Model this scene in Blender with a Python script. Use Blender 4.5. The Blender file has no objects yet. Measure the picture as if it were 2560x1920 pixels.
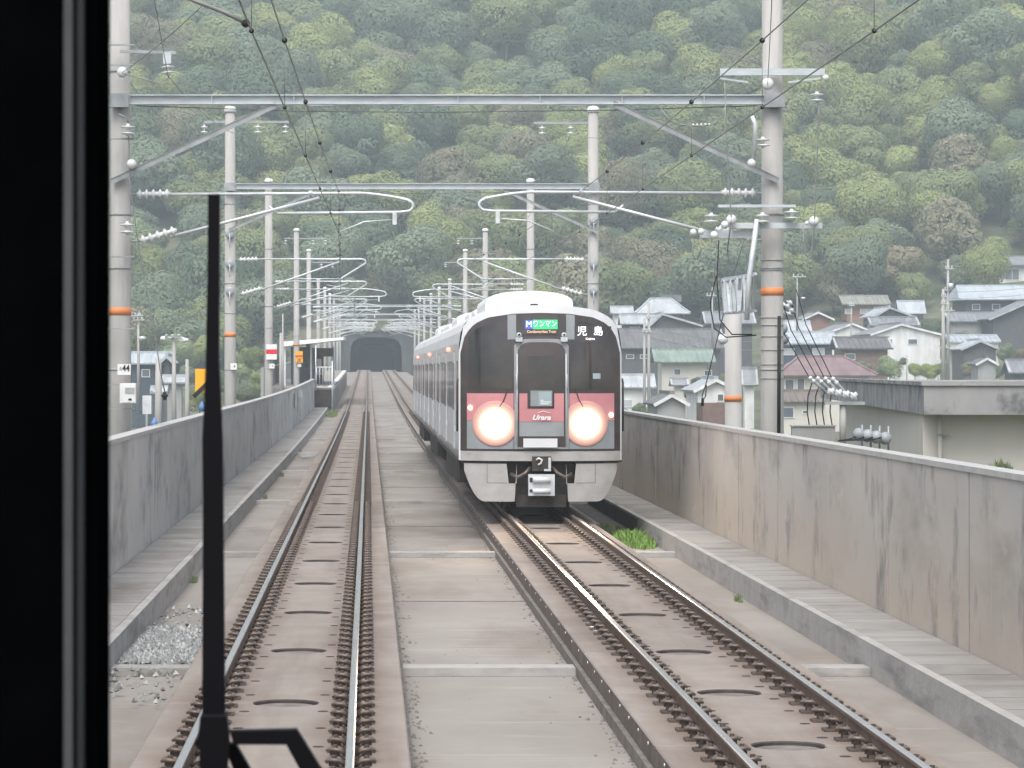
import bpy, math, random
import numpy as np
from mathutils import Vector, Matrix
random.seed(7)
rng = np.random.default_rng(11)
C = bpy.data.collections.new("place"); bpy.context.scene.collection.children.link(C)
scene = bpy.context.scene
# ------------------------------------------------------------------ camera
HAZE = .00046
F = 8040.0                      # focal length in pixels of the 2560 px wide photograph
cam = bpy.data.cameras.new("camera"); camo = bpy.data.objects.new("camera", cam); C.objects.link(camo)
camo.location = (0, 0, 2.61); camo.rotation_euler = (math.pi/2, 0, 0)
cam.sensor_width = 36; cam.lens = 36*F/2560
cam.shift_x = (1280-921)/2560; cam.shift_y = -(960-925)/2560
cam.clip_start = 0.05; cam.clip_end = 6000
cam.dof.use_dof = True; cam.dof.focus_distance = 62; cam.dof.aperture_fstop = 64
scene.camera = camo
# ------------------------------------------------------------------ world, sun, exposure
w = bpy.data.worlds.new("World"); scene.world = w; w.use_nodes = True
nt = w.node_tree; bg = nt.nodes["Background"]
sky = nt.nodes.new("ShaderNodeTexSky"); sky.sky_type = 'NISHITA'; sky.sun_disc = False
sky.sun_elevation = math.radians(58); sky.sun_rotation = math.radians(196)
sky.dust_density = 4.0; sky.air_density = 1.0; sky.ozone_density = 1.0
hs = nt.nodes.new("ShaderNodeHueSaturation"); hs.inputs['Saturation'].default_value = 0.5
nt.links.new(sky.outputs[0], hs.inputs['Color']); nt.links.new(hs.outputs[0], bg.inputs[0])
bg.inputs[1].default_value = 0.15
sun = bpy.data.lights.new("sun", 'SUN'); suno = bpy.data.objects.new("sun", sun); C.objects.link(suno)
sun.energy = 1.25; sun.angle = math.radians(40); sun.color = (1, .985, .955)
az = math.radians(196); el = math.radians(58)
sdir = Vector((math.sin(az)*math.cos(el), math.cos(az)*math.cos(el), math.sin(el)))
suno.rotation_euler = sdir.to_track_quat('Z', 'Y').to_euler()
scene.view_settings.view_transform = 'Standard'; scene.view_settings.look = 'None'
scene.view_settings.gamma = 1; scene.view_settings.use_curve_mapping = False
scene.view_settings.exposure = 0.78
scene.cycles.max_bounces = 6; scene.cycles.volume_bounces = 1; scene.cycles.use_denoising = True
scene.cycles.sample_clamp_indirect = 3
# ------------------------------------------------------------------ helpers
def P(xs, ys, d):               # a point seen at (xs, ys) in the photograph, d metres ahead
    return Vector(((xs-921)*d/F, d, 2.61-(ys-925)*d/F))
def zt(y):                      # rail level along the line: flat, then climbing to the tunnel
    if y < 90: return 0.0
    if y < 245: return (y-90)**2/36000
    return 0.667+0.00861*(y-245)
def slope(y): return (zt(y+.5)-zt(y-.5))
def origin(o):
    v = Vector((0, 0, 0))
    while o is not None:
        v = v+o.location; o = o.parent
    return v
def setp(o, label=None, cat=None, group=None, kind=None):
    if label: o['label'] = label
    if cat: o['category'] = cat
    if group: o['group'] = group
    if kind: o['kind'] = kind
    return o
def empty(name, loc, label=None, cat=None, group=None, kind=None, parent=None):
    o = bpy.data.objects.new(name, None); C.objects.link(o); o.empty_display_size = .2
    loc = Vector(loc)
    if parent: o.parent = parent; loc = loc-origin(parent)
    o.location = loc
    return setp(o, label, cat, group, kind)
def obj(name, me, parent=None, loc=None):
    o = bpy.data.objects.new(name, me); C.objects.link(o)
    if parent is not None: o.parent = parent
    if loc is not None:
        o.location = Vector(loc)-(origin(parent) if parent is not None else Vector((0, 0, 0)))
    return o
class MB:
    def __init__(s): s.v = []; s.f = []; s.m = []; s.sm = []; s.mi = 0
    def add(s, vs, fs, smooth=False):
        b = len(s.v); s.v += [tuple(v) for v in vs]
        for f in fs: s.f.append(tuple(i+b for i in f)); s.m.append(s.mi); s.sm.append(smooth)
        return s
    def box(s, x0, x1, y0, y1, z0, z1):
        return s.add([(x0,y0,z0),(x1,y0,z0),(x1,y1,z0),(x0,y1,z0),(x0,y0,z1),(x1,y0,z1),(x1,y1,z1),(x0,y1,z1)],
            [(0,3,2,1),(4,5,6,7),(0,1,5,4),(1,2,6,5),(2,3,7,6),(3,0,4,7)])
    def bar(s, a, b, w_, h_):                       # square bar between two points
        a = Vector(a); b = Vector(b); d = (b-a).normalized()
        up = Vector((0,0,1)) if abs(d.z) < .95 else Vector((0,1,0))
        r = d.cross(up).normalized()*(w_/2); u = r.cross(d).normalized()*(h_/2)
        vs = [a-r-u, a+r-u, a+r+u, a-r+u, b-r-u, b+r-u, b+r+u, b-r+u]
        return s.add(vs, [(0,1,2,3),(7,6,5,4),(0,4,5,1),(1,5,6,2),(2,6,7,3),(3,7,4,0)])
    def cyl(s, a, b, r0, r1=None, n=12, smooth=True):
        r1 = r0 if r1 is None else r1
        a = Vector(a); b = Vector(b); d = (b-a).normalized()
        up = Vector((0,0,1)) if abs(d.z) < .95 else Vector((0,1,0))
        x = d.cross(up).normalized(); y = x.cross(d).normalized()
        vs = []
        for c, r in ((a, r0), (b, r1)):
            for i in range(n):
                t = 2*math.pi*i/n; vs.append(c+x*(r*math.cos(t))+y*(r*math.sin(t)))
        s.add(vs, [(i, n+i, n+(i+1)%n, (i+1)%n) for i in range(n)], smooth)
        b0 = len(s.v)-2*n
        s.f.append(tuple(b0+i for i in range(n))); s.m.append(s.mi); s.sm.append(False)
        s.f.append(tuple(b0+n+i for i in reversed(range(n)))); s.m.append(s.mi); s.sm.append(False)
        return s
    def tube(s, pts, r, n=6, smooth=True):
        pts = [Vector(p) for p in pts]; vs = []; m = len(pts)
        px = None
        for k, p in enumerate(pts):
            d = (pts[min(k+1, m-1)]-pts[max(k-1, 0)]).normalized()
            if px is None:
                up = Vector((0,0,1)) if abs(d.z) < .9 else Vector((0,1,0)); x = d.cross(up).normalized()
            else:
                x = (px-d*px.dot(d)).normalized()
            px = x; y = x.cross(d)
            rr = r[k] if isinstance(r, (list, tuple)) else r
            for i in range(n):
                t = 2*math.pi*i/n; vs.append(p+x*(rr*math.cos(t))+y*(rr*math.sin(t)))
        fs = [(k*n+i, k*n+(i+1)%n, (k+1)*n+(i+1)%n, (k+1)*n+i) for k in range(m-1) for i in range(n)]
        fs += [tuple(reversed(range(n))), tuple((m-1)*n+i for i in range(n))]
        return s.add(vs, fs, smooth)
    def rev(s, a, b, prof, n=12):                   # lathe: prof = [(t along a-b in m, radius)]
        a = Vector(a); b = Vector(b); d = (b-a).normalized()
        up = Vector((0,0,1)) if abs(d.z) < .95 else Vector((0,1,0))
        x = d.cross(up).normalized(); y = x.cross(d).normalized(); vs = []
        for t, r in prof:
            for i in range(n):
                q = 2*math.pi*i/n; vs.append(a+d*t+x*(r*math.cos(q))+y*(r*math.sin(q)))
        m = len(prof)
        fs = [(k*n+i, (k+1)*n+i, (k+1)*n+(i+1)%n, k*n+(i+1)%n) for k in range(m-1) for i in range(n)]
        return s.add(vs, fs, True)
    def ins(s, a, b, n=3, r=.09, rc=.035, seg=12):  # porcelain insulator with n sheds between a and b
        a = Vector(a); b = Vector(b); L = (b-a).length; pr = [(0, .001), (0, rc)]
        for k in range(n):
            c = L*(k+.5)/n; h = L/n*.32
            pr += [(c-h, rc), (c-h*.3, r), (c+h*.1, r), (c+h*.6, rc)]
        pr += [(L, rc), (L, .001)]
        return s.rev(a, b, pr, seg)
    def ball(s, c, r, n=8):
        c = Vector(c); pr = [(r-r*math.cos(math.pi*k/6), max(.001, r*math.sin(math.pi*k/6))) for k in range(7)]
        return s.rev(c-Vector((0,0,r)), c+Vector((0,0,r)), pr, n)
    def prism(s, poly, y0, y1):                     # polygon in x-z extruded along y
        n = len(poly)
        vs = [(x, y0, z) for x, z in poly]+[(x, y1, z) for x, z in poly]
        return s.add(vs, [tuple(range(n)), tuple(reversed(range(n, 2*n)))]+[(i, n+i, n+(i+1)%n, (i+1)%n) for i in range(n)])
    def mesh(s, mats, org=(0,0,0), name="m"):
        me = bpy.data.meshes.new(name); ox, oy, oz = org
        me.from_pydata([(x-ox, y-oy, z-oz) for x, y, z in s.v], [], s.f)
        for m in (mats if isinstance(mats, (list, tuple)) else [mats]): me.materials.append(m)
        me.polygons.foreach_set('material_index', s.m); me.polygons.foreach_set('use_smooth', s.sm)
        me.update(); return me
    def build(s, name, mats, parent=None, label=None, cat=None, group=None, kind=None, base=None):
        if parent is not None: org = origin(parent); loc = None
        elif base is not None: org = Vector(base); loc = org
        else: org = Vector(s.v[0]); loc = org
        o = obj(name, s.mesh(mats, org, name), parent)
        if loc is not None: o.location = loc
        return setp(o, label, cat, group, kind)
# ------------------------------------------------------------------ materials
def mat(name, c1, c2=None, rough=.85, metal=0, scale=(1,1,1), noise=3, detail=8, bump=0, bscale=None, bump_d=.02,
        lo=.35, hi=.65, emis=None, estr=0, c3=None, n3=(1,1,1), lo3=.5, hi3=.7, spec=.3, amt3=1.0, trans=0, obrand=0):
    m = bpy.data.materials.new(name); m.use_nodes = True; t = m.node_tree; N = t.nodes; L = t.links
    b = N['Principled BSDF']; b.inputs['Roughness'].default_value = rough; b.inputs['Metallic'].default_value = metal
    b.inputs['Specular IOR Level'].default_value = spec
    b.inputs['Base Color'].default_value = (*c1, 1)
    geo = N.new('ShaderNodeNewGeometry')
    def nz(sc, nscale, det=detail):
        mp = N.new('ShaderNodeMapping'); mp.inputs['Scale'].default_value = sc
        L.new(geo.outputs['Position'], mp.inputs[0])
        n = N.new('ShaderNodeTexNoise'); n.inputs['Scale'].default_value = nscale; n.inputs['Detail'].default_value = det
        n.inputs['Roughness'].default_value = .62
        L.new(mp.outputs[0], n.inputs['Vector']); return n
    col = None
    if c2 is not None:
        n = nz(scale, noise); r = N.new('ShaderNodeMapRange'); r.inputs[1].default_value = lo; r.inputs[2].default_value = hi
        L.new(n.outputs[0], r.inputs[0]); mx = N.new('ShaderNodeMix'); mx.data_type = 'RGBA'
        mx.inputs[6].default_value = (*c1, 1); mx.inputs[7].default_value = (*c2, 1)
        L.new(r.outputs[0], mx.inputs[0]); col = mx.outputs[2]
        if c3 is not None:
            n2 = nz(n3, 1.0); r2 = N.new('ShaderNodeMapRange'); r2.inputs[1].default_value = lo3; r2.inputs[2].default_value = hi3
            r2.inputs[4].default_value = amt3
            L.new(n2.outputs[0], r2.inputs[0]); m2 = N.new('ShaderNodeMix'); m2.data_type = 'RGBA'
            L.new(col, m2.inputs[6]); m2.inputs[7].default_value = (*c3, 1); L.new(r2.outputs[0], m2.inputs[0]); col = m2.outputs[2]
        if obrand:
            oi = N.new('ShaderNodeObjectInfo'); mr = N.new('ShaderNodeMapRange'); mr.inputs[3].default_value = 1-obrand; mr.inputs[4].default_value = 1+obrand
            L.new(oi.outputs['Random'], mr.inputs[0]); hv = N.new('ShaderNodeHueSaturation'); L.new(mr.outputs[0], hv.inputs['Value'])
            L.new(col, hv.inputs['Color']); col = hv.outputs[0]
        L.new(col, b.inputs['Base Color'])
    if bump:
        n = nz((1,1,1), bscale or 20); bp = N.new('ShaderNodeBump'); bp.inputs['Strength'].default_value = bump
        bp.inputs['Distance'].default_value = bump_d
        L.new(n.outputs[0], bp.inputs['Height']); L.new(bp.outputs[0], b.inputs['Normal'])
    if emis is not None:
        b.inputs['Emission Color'].default_value = (*emis, 1); b.inputs['Emission Strength'].default_value = estr
    if trans: b.inputs['Transmission Weight'].default_value = trans
    m["nodes"] = 1
    return m
M = {}
M['slab'] = mat('slab concrete', (.215,.185,.16), (.27,.235,.205), noise=1.6, scale=(1,.5,1), c3=(.27,.24,.215), n3=(.5,1.2,1), lo3=.5, hi3=.75, bump=.3, bscale=30, bump_d=.004, obrand=.07)
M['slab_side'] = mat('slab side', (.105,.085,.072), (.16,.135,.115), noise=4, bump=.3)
M['mortar'] = mat('mortar', (.22,.205,.185), (.13,.115,.10), noise=5, bump=.7, bscale=12, bump_d=.03)
M['deck'] = mat('deck concrete', (.225,.204,.18), (.29,.267,.24), noise=1.2, scale=(.4,.22,1), c3=(.175,.145,.118), n3=(.5,.15,1), lo3=.5, hi3=.72, bump=.3, bscale=9, bump_d=.01)
def grime(m, col, amt, axis_scale, lo, hi):
    """a further stain layer over a material's colour"""
    t = m.node_tree; N = t.nodes; L = t.links; b = N['Principled BSDF']; src = b.inputs['Base Color'].links[0].from_socket
    geo = N.new('ShaderNodeNewGeometry'); mp = N.new('ShaderNodeMapping'); mp.inputs['Scale'].default_value = axis_scale
    L.new(geo.outputs['Position'], mp.inputs[0]); n = N.new('ShaderNodeTexNoise'); n.inputs['Scale'].default_value = 1; n.inputs['Detail'].default_value = 10
    n.inputs['Roughness'].default_value = .68
    L.new(mp.outputs[0], n.inputs['Vector']); r = N.new('ShaderNodeMapRange'); r.inputs[1].default_value = lo; r.inputs[2].default_value = hi; r.inputs[4].default_value = amt
    L.new(n.outputs[0], r.inputs[0]); mx = N.new('ShaderNodeMix'); mx.data_type = 'RGBA'; L.new(src, mx.inputs[6]); mx.inputs[7].default_value = (*col, 1)
    L.new(r.outputs[0], mx.inputs[0]); L.new(mx.outputs[2], b.inputs['Base Color'])
grime(M['deck'], (.38,.355,.33), .8, (.5,5,1), .58, .74)
grime(M['slab'], (.135,.10,.08), .6, (2.2,.12,1), .5, .75)
grime(M['slab'], (.40,.38,.36), .6, (1.6,5,1), .72, .82)
def rail_rust(m, col, amt):                     # rust dust that has settled on the slabs along the rails
    t = m.node_tree; N = t.nodes; L = t.links; b = N['Principled BSDF']; src = b.inputs['Base Color'].links[0].from_socket
    geo = N.new('ShaderNodeNewGeometry'); sp = N.new('ShaderNodeSeparateXYZ'); L.new(geo.outputs['Position'], sp.inputs[0]); acc = None
    for X in (-1.256, -.124, 2.544, 3.676):
        d = N.new('ShaderNodeMath'); d.operation = 'SUBTRACT'; L.new(sp.outputs['X'], d.inputs[0]); d.inputs[1].default_value = X
        a = N.new('ShaderNodeMath'); a.operation = 'ABSOLUTE'; L.new(d.outputs[0], a.inputs[0])
        if acc is None: acc = a
        else:
            mn = N.new('ShaderNodeMath'); mn.operation = 'MINIMUM'; L.new(acc.outputs[0], mn.inputs[0]); L.new(a.outputs[0], mn.inputs[1]); acc = mn
    n = N.new('ShaderNodeTexNoise'); n.inputs['Scale'].default_value = 1.1; n.inputs['Detail'].default_value = 8; L.new(geo.outputs['Position'], n.inputs['Vector'])
    ad = N.new('ShaderNodeMath'); ad.operation = 'MULTIPLY_ADD'; L.new(n.outputs[0], ad.inputs[0]); ad.inputs[1].default_value = .45; ad.inputs[2].default_value = -.22
    sm_ = N.new('ShaderNodeMath'); sm_.operation = 'ADD'; L.new(acc.outputs[0], sm_.inputs[0]); L.new(ad.outputs[0], sm_.inputs[1])
    r = N.new('ShaderNodeMapRange'); r.inputs[1].default_value = .10; r.inputs[2].default_value = .38; r.inputs[3].default_value = amt; r.inputs[4].default_value = 0
    L.new(sm_.outputs[0], r.inputs[0]); mx = N.new('ShaderNodeMix'); mx.data_type = 'RGBA'; L.new(src, mx.inputs[6]); mx.inputs[7].default_value = (*col, 1)
    L.new(r.outputs[0], mx.inputs[0]); L.new(mx.outputs[2], b.inputs['Base Color'])
rail_rust(M['slab'], (.13,.088,.064), .6)
M['wallc'] = mat('parapet concrete', (.38,.376,.36), (.45,.443,.425), noise=1, scale=(1,.3,.7), c3=(.17,.17,.17), n3=(1,.45,1.1), lo3=.5, hi3=.72, amt3=.9, bump=.3, bscale=15, bump_d=.006, obrand=.06)
grime(M['wallc'], (.42,.415,.40), .7, (1,.9,.8), .58, .74)
def wall_low(m, col, z0, z1, amt):            # brownish mineral stain on the lower part of the parapet, with a ragged edge
    t = m.node_tree; N = t.nodes; L = t.links; b = N['Principled BSDF']; src = b.inputs['Base Color'].links[0].from_socket
    geo = N.new('ShaderNodeNewGeometry'); sp = N.new('ShaderNodeSeparateXYZ'); L.new(geo.outputs['Position'], sp.inputs[0])
    mp = N.new('ShaderNodeMapping'); mp.inputs['Scale'].default_value = (1,.35,.5); L.new(geo.outputs['Position'], mp.inputs[0])
    n = N.new('ShaderNodeTexNoise'); n.inputs['Scale'].default_value = 1.3; n.inputs['Detail'].default_value = 8; L.new(mp.outputs[0], n.inputs['Vector'])
    a = N.new('ShaderNodeMath'); a.operation = 'MULTIPLY_ADD'; L.new(n.outputs[0], a.inputs[0]); a.inputs[1].default_value = 1.9; a.inputs[2].default_value = -.95
    s = N.new('ShaderNodeMath'); s.operation = 'ADD'; L.new(sp.outputs['Z'], s.inputs[0]); L.new(a.outputs[0], s.inputs[1])
    r = N.new('ShaderNodeMapRange'); r.inputs[1].default_value = z0; r.inputs[2].default_value = z1; r.inputs[3].default_value = amt; r.inputs[4].default_value = 0
    L.new(s.outputs[0], r.inputs[0]); mx = N.new('ShaderNodeMix'); mx.data_type = 'RGBA'; L.new(src, mx.inputs[6]); mx.inputs[7].default_value = (*col, 1)
    L.new(r.outputs[0], mx.inputs[0]); L.new(mx.outputs[2], b.inputs['Base Color'])
M['wallr'] = M['wallc'].copy(); M['wallr'].name = 'stained parapet concrete'
wall_low(M['wallr'], (.46,.39,.315), .1, 1.8, .8)
grime(M['wallr'], (.15,.145,.14), .85, (1,1.1,.7), .54, .70)
grime(M['wallr'], (.52,.485,.44), .9, (1,.7,1.5), .60, .72)
grime(M['wallr'], (.60,.57,.52), .8, (1,3.2,.25), .66, .74)
grime(M['wallc'], (.13,.13,.13), .7, (1,1.6,.3), .6, .72)
M['coping'] = mat('coping', (.36,.355,.345), (.44,.435,.42), noise=3, bump=.3)
M['walk'] = mat('walkway lids', (.24,.23,.215), (.30,.288,.272), noise=2, scale=(.6,1,1), c3=(.155,.14,.125), n3=(.5,.25,1), lo3=.5, hi3=.7, bump=.3, bscale=40, bump_d=.004, obrand=.06)
M['kerb'] = mat('kerb', (.31,.302,.29), (.38,.37,.355), noise=3, c3=(.2,.195,.185), n3=(1,.6,4), bump=.4)
M['railtop'] = mat('rail head', (.62,.60,.58), (.5,.48,.46), rough=.24, metal=.8, noise=2, scale=(4,.2,1), spec=.5)
M['railside'] = mat('rusty rail', (.115,.08,.06), (.17,.125,.098), noise=4, rough=.8)
M['clip'] = mat('rusty fastener', (.075,.057,.048), (.12,.094,.078), noise=12, rough=.7)
M['clipmetal'] = mat('worn spring steel', (.2,.165,.14), (.13,.1,.085), noise=20, rough=.5, metal=.4)
M['dark'] = mat('dark gap', (.035,.03,.028), (.06,.05,.045), noise=5)
M['white'] = mat('white paint', (.8,.8,.8), (.68,.68,.67), noise=3, rough=.5)
M['porcelain'] = mat('porcelain', (.66,.68,.68), (.55,.57,.57), noise=6, rough=.25, spec=.5)
M['galv'] = mat('galvanised steel', (.52,.55,.57), (.65,.68,.7), noise=5, rough=.5, metal=.35)
M['galvd'] = mat('weathered steel', (.27,.29,.3), (.38,.4,.41), noise=4, rough=.65, metal=.3)
M['beam'] = mat('painted beam', (.44,.48,.5), (.54,.58,.6), noise=3, scale=(1,1,4), rough=.6, metal=.2)
M['pole'] = mat('spun concrete', (.33,.325,.31), (.40,.39,.375), noise=2, scale=(2,2,.35), c3=(.3,.29,.28), n3=(6,6,.5), lo3=.55, hi3=.75, bump=.15)
M['wire'] = mat('copper wire', (.20,.215,.205), (.27,.285,.275), noise=5, rough=.6, metal=.3)
M['black'] = mat('black rubber', (.004,.004,.006), (.007,.007,.010), noise=9, rough=.75, spec=.15)
M['orange'] = mat('orange paint', (.68,.26,.10), (.6,.22,.09), noise=5, rough=.6)
M['yellow'] = mat('yellow paint', (.85,.42,.03), (.78,.37,.03), noise=4, rough=.6)
M['red'] = mat('red paint', (.7,.035,.05), (.6,.03,.04), noise=4, rough=.5)
M['blue'] = mat('blue paint', (.12,.25,.5), (.1,.2,.42), noise=4, rough=.5)
M['ink'] = mat('black print', (.02,.02,.02), (.03,.03,.03), noise=4)
def text(s, size, loc, m, parent, name='lettering', shear=0, bold=0, ext=.002, sx=1.0):
    cu = bpy.data.curves.new('t', 'FONT'); cu.body = s; cu.size = size; cu.extrude = ext; cu.offset = bold
    cu.align_x = 'CENTER'; cu.align_y = 'CENTER'; cu.shear = shear
    to = bpy.data.objects.new('t', cu); C.objects.link(to)
    dg = bpy.context.evaluated_depsgraph_get(); me = bpy.data.meshes.new_from_object(to.evaluated_get(dg))
    bpy.data.objects.remove(to); me.materials.clear(); me.materials.append(m)
    me.transform(Matrix.Rotation(math.pi/2, 4, 'X') @ Matrix.Diagonal((sx, 1, 1, 1)))
    return obj(name, me, parent, loc)
# ================================================================== THE LINE: deck, kerbs, walls
YS = [4+4*i for i in range(22)]+[92+6*i for i in range(26)]+[250, 300, 350, 400, 450, 493]
def sheet_run(x0, x1, z0, z1, ys):            # a long box that follows the gradient
    mb = MB(); vs = []
    for y in ys:
        t = zt(y); vs += [(x0,y,z0+t),(x1,y,z0+t),(x1,y,z1+t),(x0,y,z1+t)]
    n = len(ys); fs = []
    for k in range(n-1):
        a = 4*k; b = a+4
        fs += [(a,a+1,b+1,b),(a+1,a+2,b+2,b+1),(a+2,a+3,b+3,b+2),(a+3,a,b,b+3)]
    fs += [(3,2,1,0), (4*n-4,4*n-3,4*n-2,4*n-1)]
    return mb.add(vs, fs)
FL = -.46
deck = sheet_run(-3.44, 5.85, FL-.5, FL, YS).build('viaduct_deck', M['deck'], kind='structure', base=(0,4,FL))
LEFTX, RIGHTX = -.69, 3.11
ribs = [11.5, 32.2, 52.6, 73.5, 95.5, 116, 137, 158, 180]
for y in ribs:
    for x0, x1, zz in ((-2.578, -1.735, .085), (.345, 2.075, .085), (4.145, 5.028, .085)):
        MB().box(x0, x1, y, y+.42, FL+zt(y)+.002, FL+zt(y)+zz).build('cross_rib', M['kerb'], deck)
for y in (21.8, 42.6, 63, 84, 105.5, 126):    # construction joints between the ribs
    MB().box(.36, 2.06, y, y+.07, FL+zt(y)+.001, FL+zt(y)+.008).build('joint_seam', M['mortar'], deck)
# ------------------------------------------------------------------ tracks
slab_cache = {}
M['notch'] = mat('dark notch', (.05,.042,.037), (.085,.07,.06), noise=5)  # darker tone for the walls of the slab end notches
def slab_mesh(L, label):
    k = round(L, 2)
    if k in slab_cache: return slab_cache[k]
    W = .99; r = .27; n = 10; top = -.17; bot = -.345
    pts = [(-W, 0)]
    pts += [(-r*math.cos(math.pi*i/n), r*math.sin(math.pi*i/n)) for i in range(n+1)]
    pts += [(W, 0), (W, L)]
    pts += [(r*math.cos(math.pi*i/n), L-r*math.sin(math.pi*i/n)) for i in range(n+1)]
    pts += [(-W, L)]
    m = len(pts); c = .012
    mb = MB(); cx = [(x*(1-c) if abs(x) > .5 else x*1.03, y+(c if y < L/2 else -c) if abs(x) > .5 or True else y) for x, y in pts]
    vs = [(x, y, bot) for x, y in pts]+[(x, y, top-.01) for x, y in pts]+[(x, y, top) for x, y in cx]
    mb.mi = 1
    mb.add(vs, [(i, (i+1)%m, m+(i+1)%m, m+i) for i in range(m)])
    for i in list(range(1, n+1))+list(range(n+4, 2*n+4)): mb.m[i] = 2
    mb.mi = 0
    b = 0
    mb.f += [(m+i, m+(i+1)%m, 2*m+(i+1)%m, 2*m+i) for i in range(m)]; mb.m += [2 if (1 <= i <= n or n+4 <= i <= 2*n+3) else 0 for i in range(m)]; mb.sm += [False]*m
    mb.f.append(tuple(2*m+i for i in range(m))); mb.m.append(0); mb.sm.append(False)
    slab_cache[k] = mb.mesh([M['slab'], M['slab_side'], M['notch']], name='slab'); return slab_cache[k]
def clip_mesh():
    mb = MB()
    mb.box(-.02, .125, -.08, .08, -.168, -.150)          # baseplate end
    mb.box(.0, .075, -.05, .05, -.150, -.122)
    mb.mi = 1
    mb.tube([(-.015,-.045,-.115),(.03,-.065,-.075),(.09,-.055,-.07),(.115,0,-.085),(.09,.055,-.07),(.03,.065,-.075),(-.015,.045,-.115)], .015, 5)
    mb.mi = 0
    mb.cyl((.062,0,-.15),(.062,0,-.045), .021, .017, 6, False)
    mb.cyl((.062,0,-.12),(.062,0,-.072), .038, .036, 6, False)
    return mb
clipR = clip_mesh()
cl = MB(); cl.v = [(-x, y, z) for x, y, z in clipR.v]; cl.f = [tuple(reversed(f)) for f in clipR.f]; cl.m = clipR.m; cl.sm = clipR.sm
meR = clipR.mesh([M['clip'], M['clipmetal']], name='clip'); meL = cl.mesh([M['clip'], M['clipmetal']], name='clip')
RAILP = [(-.0635,-.165),(.0635,-.165),(.0635,-.156),(.014,-.14),(.0085,-.125),(.0085,-.045),(.026,-.036),(.0325,-.03),(.0325,-.009),(.029,-.0048),(.02,-.0005),(-.02,-.0005),(-.029,-.0052),(-.0325,-.010),(-.0325,-.03),(-.026,-.036),(-.0085,-.045),(-.0085,-.125),(-.014,-.14),(-.0635,-.156)]
def rail(x):
    ys = [5, 30, 60]+[90+6*i for i in range(27)]+[250,300,350,400,450,492]
    n = len(RAILP); mb = MB(); vs = []
    for y in ys:
        for px, pz in RAILP: vs.append((x+px, y, pz+zt(y)))
    for i in range(n):
        mb.mi = 1 if i in (9, 10, 11) else 0
        if i == 0: mb.add(vs, [])
        for k in range(len(ys)-1):
            mb.f.append((k*n+i, k*n+(i+1)%n, (k+1)*n+(i+1)%n, (k+1)*n+i)); mb.m.append(mb.mi); mb.sm.append(False)
    mb.f.append(tuple(reversed(range(n)))); mb.m.append(0); mb.sm.append(False)
    return mb
def track(xc, joints, label):
    t = empty('railway_track', (xc, 10, FL), label, 'railway track', 'the two tracks of the line')
    for sx in (-.566, .566): rail(xc+sx).build('rail', [M['railside'], M['railtop']], t)
    js = list(joints)
    for a, b in zip(js[:-1], js[1:]):
        if a > 300: break
        o = obj('slab', slab_mesh(b-a-.05, 'slab'), t, (xc, a+.025, zt(a))); o.rotation_euler.x = math.atan((zt(b)-zt(a))/(b-a))
        if a < 140:
            MB().cyl((xc, a, FL+zt(a)), (xc, a, -.196+zt(a)), .25, .245, 20).build('stopper', M['mortar'], t)
            MB().cyl((xc, a, FL+zt(a)), (xc, a, -.30+zt(a)), .265, .265, 20).build('joint_filler', M['dark'], t)
    sheet_run(xc-.99, xc+.99, -.345, -.17, [js[-1] if js[-1] < 300 else 300, 340, 380, 420, 460, 492]).build('slab_run', M['slab'], t)
    sheet_run(xc-1.035, xc+1.035, FL+.002, -.348, [y for y in YS]).build('mortar_bed', M['mortar'], t)
    holes = MB()
    for a, b in zip(js[:-1], js[1:]):
        if a > 110: break
        for q in (.13, .375, .62, .865):
            y = a+(b-a)*q
            for sx in (-.32, .32): holes.cyl((xc+sx, y, -.172+zt(y)), (xc+sx, y, -.1655+zt(y)), .047, .04, 8, False)
    holes.build('lifting_holes', M['dark'], t, kind='stuff')
    # fasteners
    rows = []; js2 = js
    for a, b in zip(js2[:-1], js2[1:]):
        n = max(1, round((b-a)/.625)); rows += [a+(b-a)*(i+.5)/n for i in range(n)]
    rows = [r for r in rows if r > 19.5]
    cnt = 0; far = MB()
    for y in rows:
        if y > 190: break
        for sx in (-.566, .566):
            for sd in (-1, 1):
                X = xc+sx+sd*.05
                if cnt < 296: obj('rail_clip', meR if sd > 0 else meL, t, (X, y, zt(y))); cnt += 1
                else:
                    z = zt(y)
                    far.box(min(X, X+sd*.14), max(X, X+sd*.14), y-.075, y+.075, -.168+z, -.150+z)
                    far.bar((X+sd*.03, y, -.15+z), (X+sd*.05, y, -.075+z), .06, .09)
    far.build('rail_clips', M['clip'], t, kind='stuff')
    return t
trackL = track(LEFTX, [11.85+5*i for i in range(59)], 'empty left railway track on concrete slabs running straight to the tunnel')
jr = [13.8, 18.8, 23.8, 27.7, 31.7, 36.5]+[41.5+5*i for i in range(53)]
trackR = track(RIGHTX, jr, 'railway track on concrete slabs carrying the oncoming train')
ins_ = MB()                                    # pale inserts along the near side face of the right hand slabs
for a, b in zip(jr[:-1], jr[1:]):
    if a > 75: break
    for q in (.14, .37, .6, .84):
        y = a+(b-a)*q; X = RIGHTX-.99
        ins_.cyl((X-.006, y, -.215), (X+.01, y, -.215), .014, .014, 6, False)
ins_.build('slab_insert', M['white'], trackR, kind='stuff')
pat = MB()
for i in range(3): pat.box(2.4, 2.57, 34.3+i*.45, 34.42+i*.45, -.1695, -.167)
pat.build('painted_bars', M['white'], trackR, label='three short white bars painted on the slab')
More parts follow.
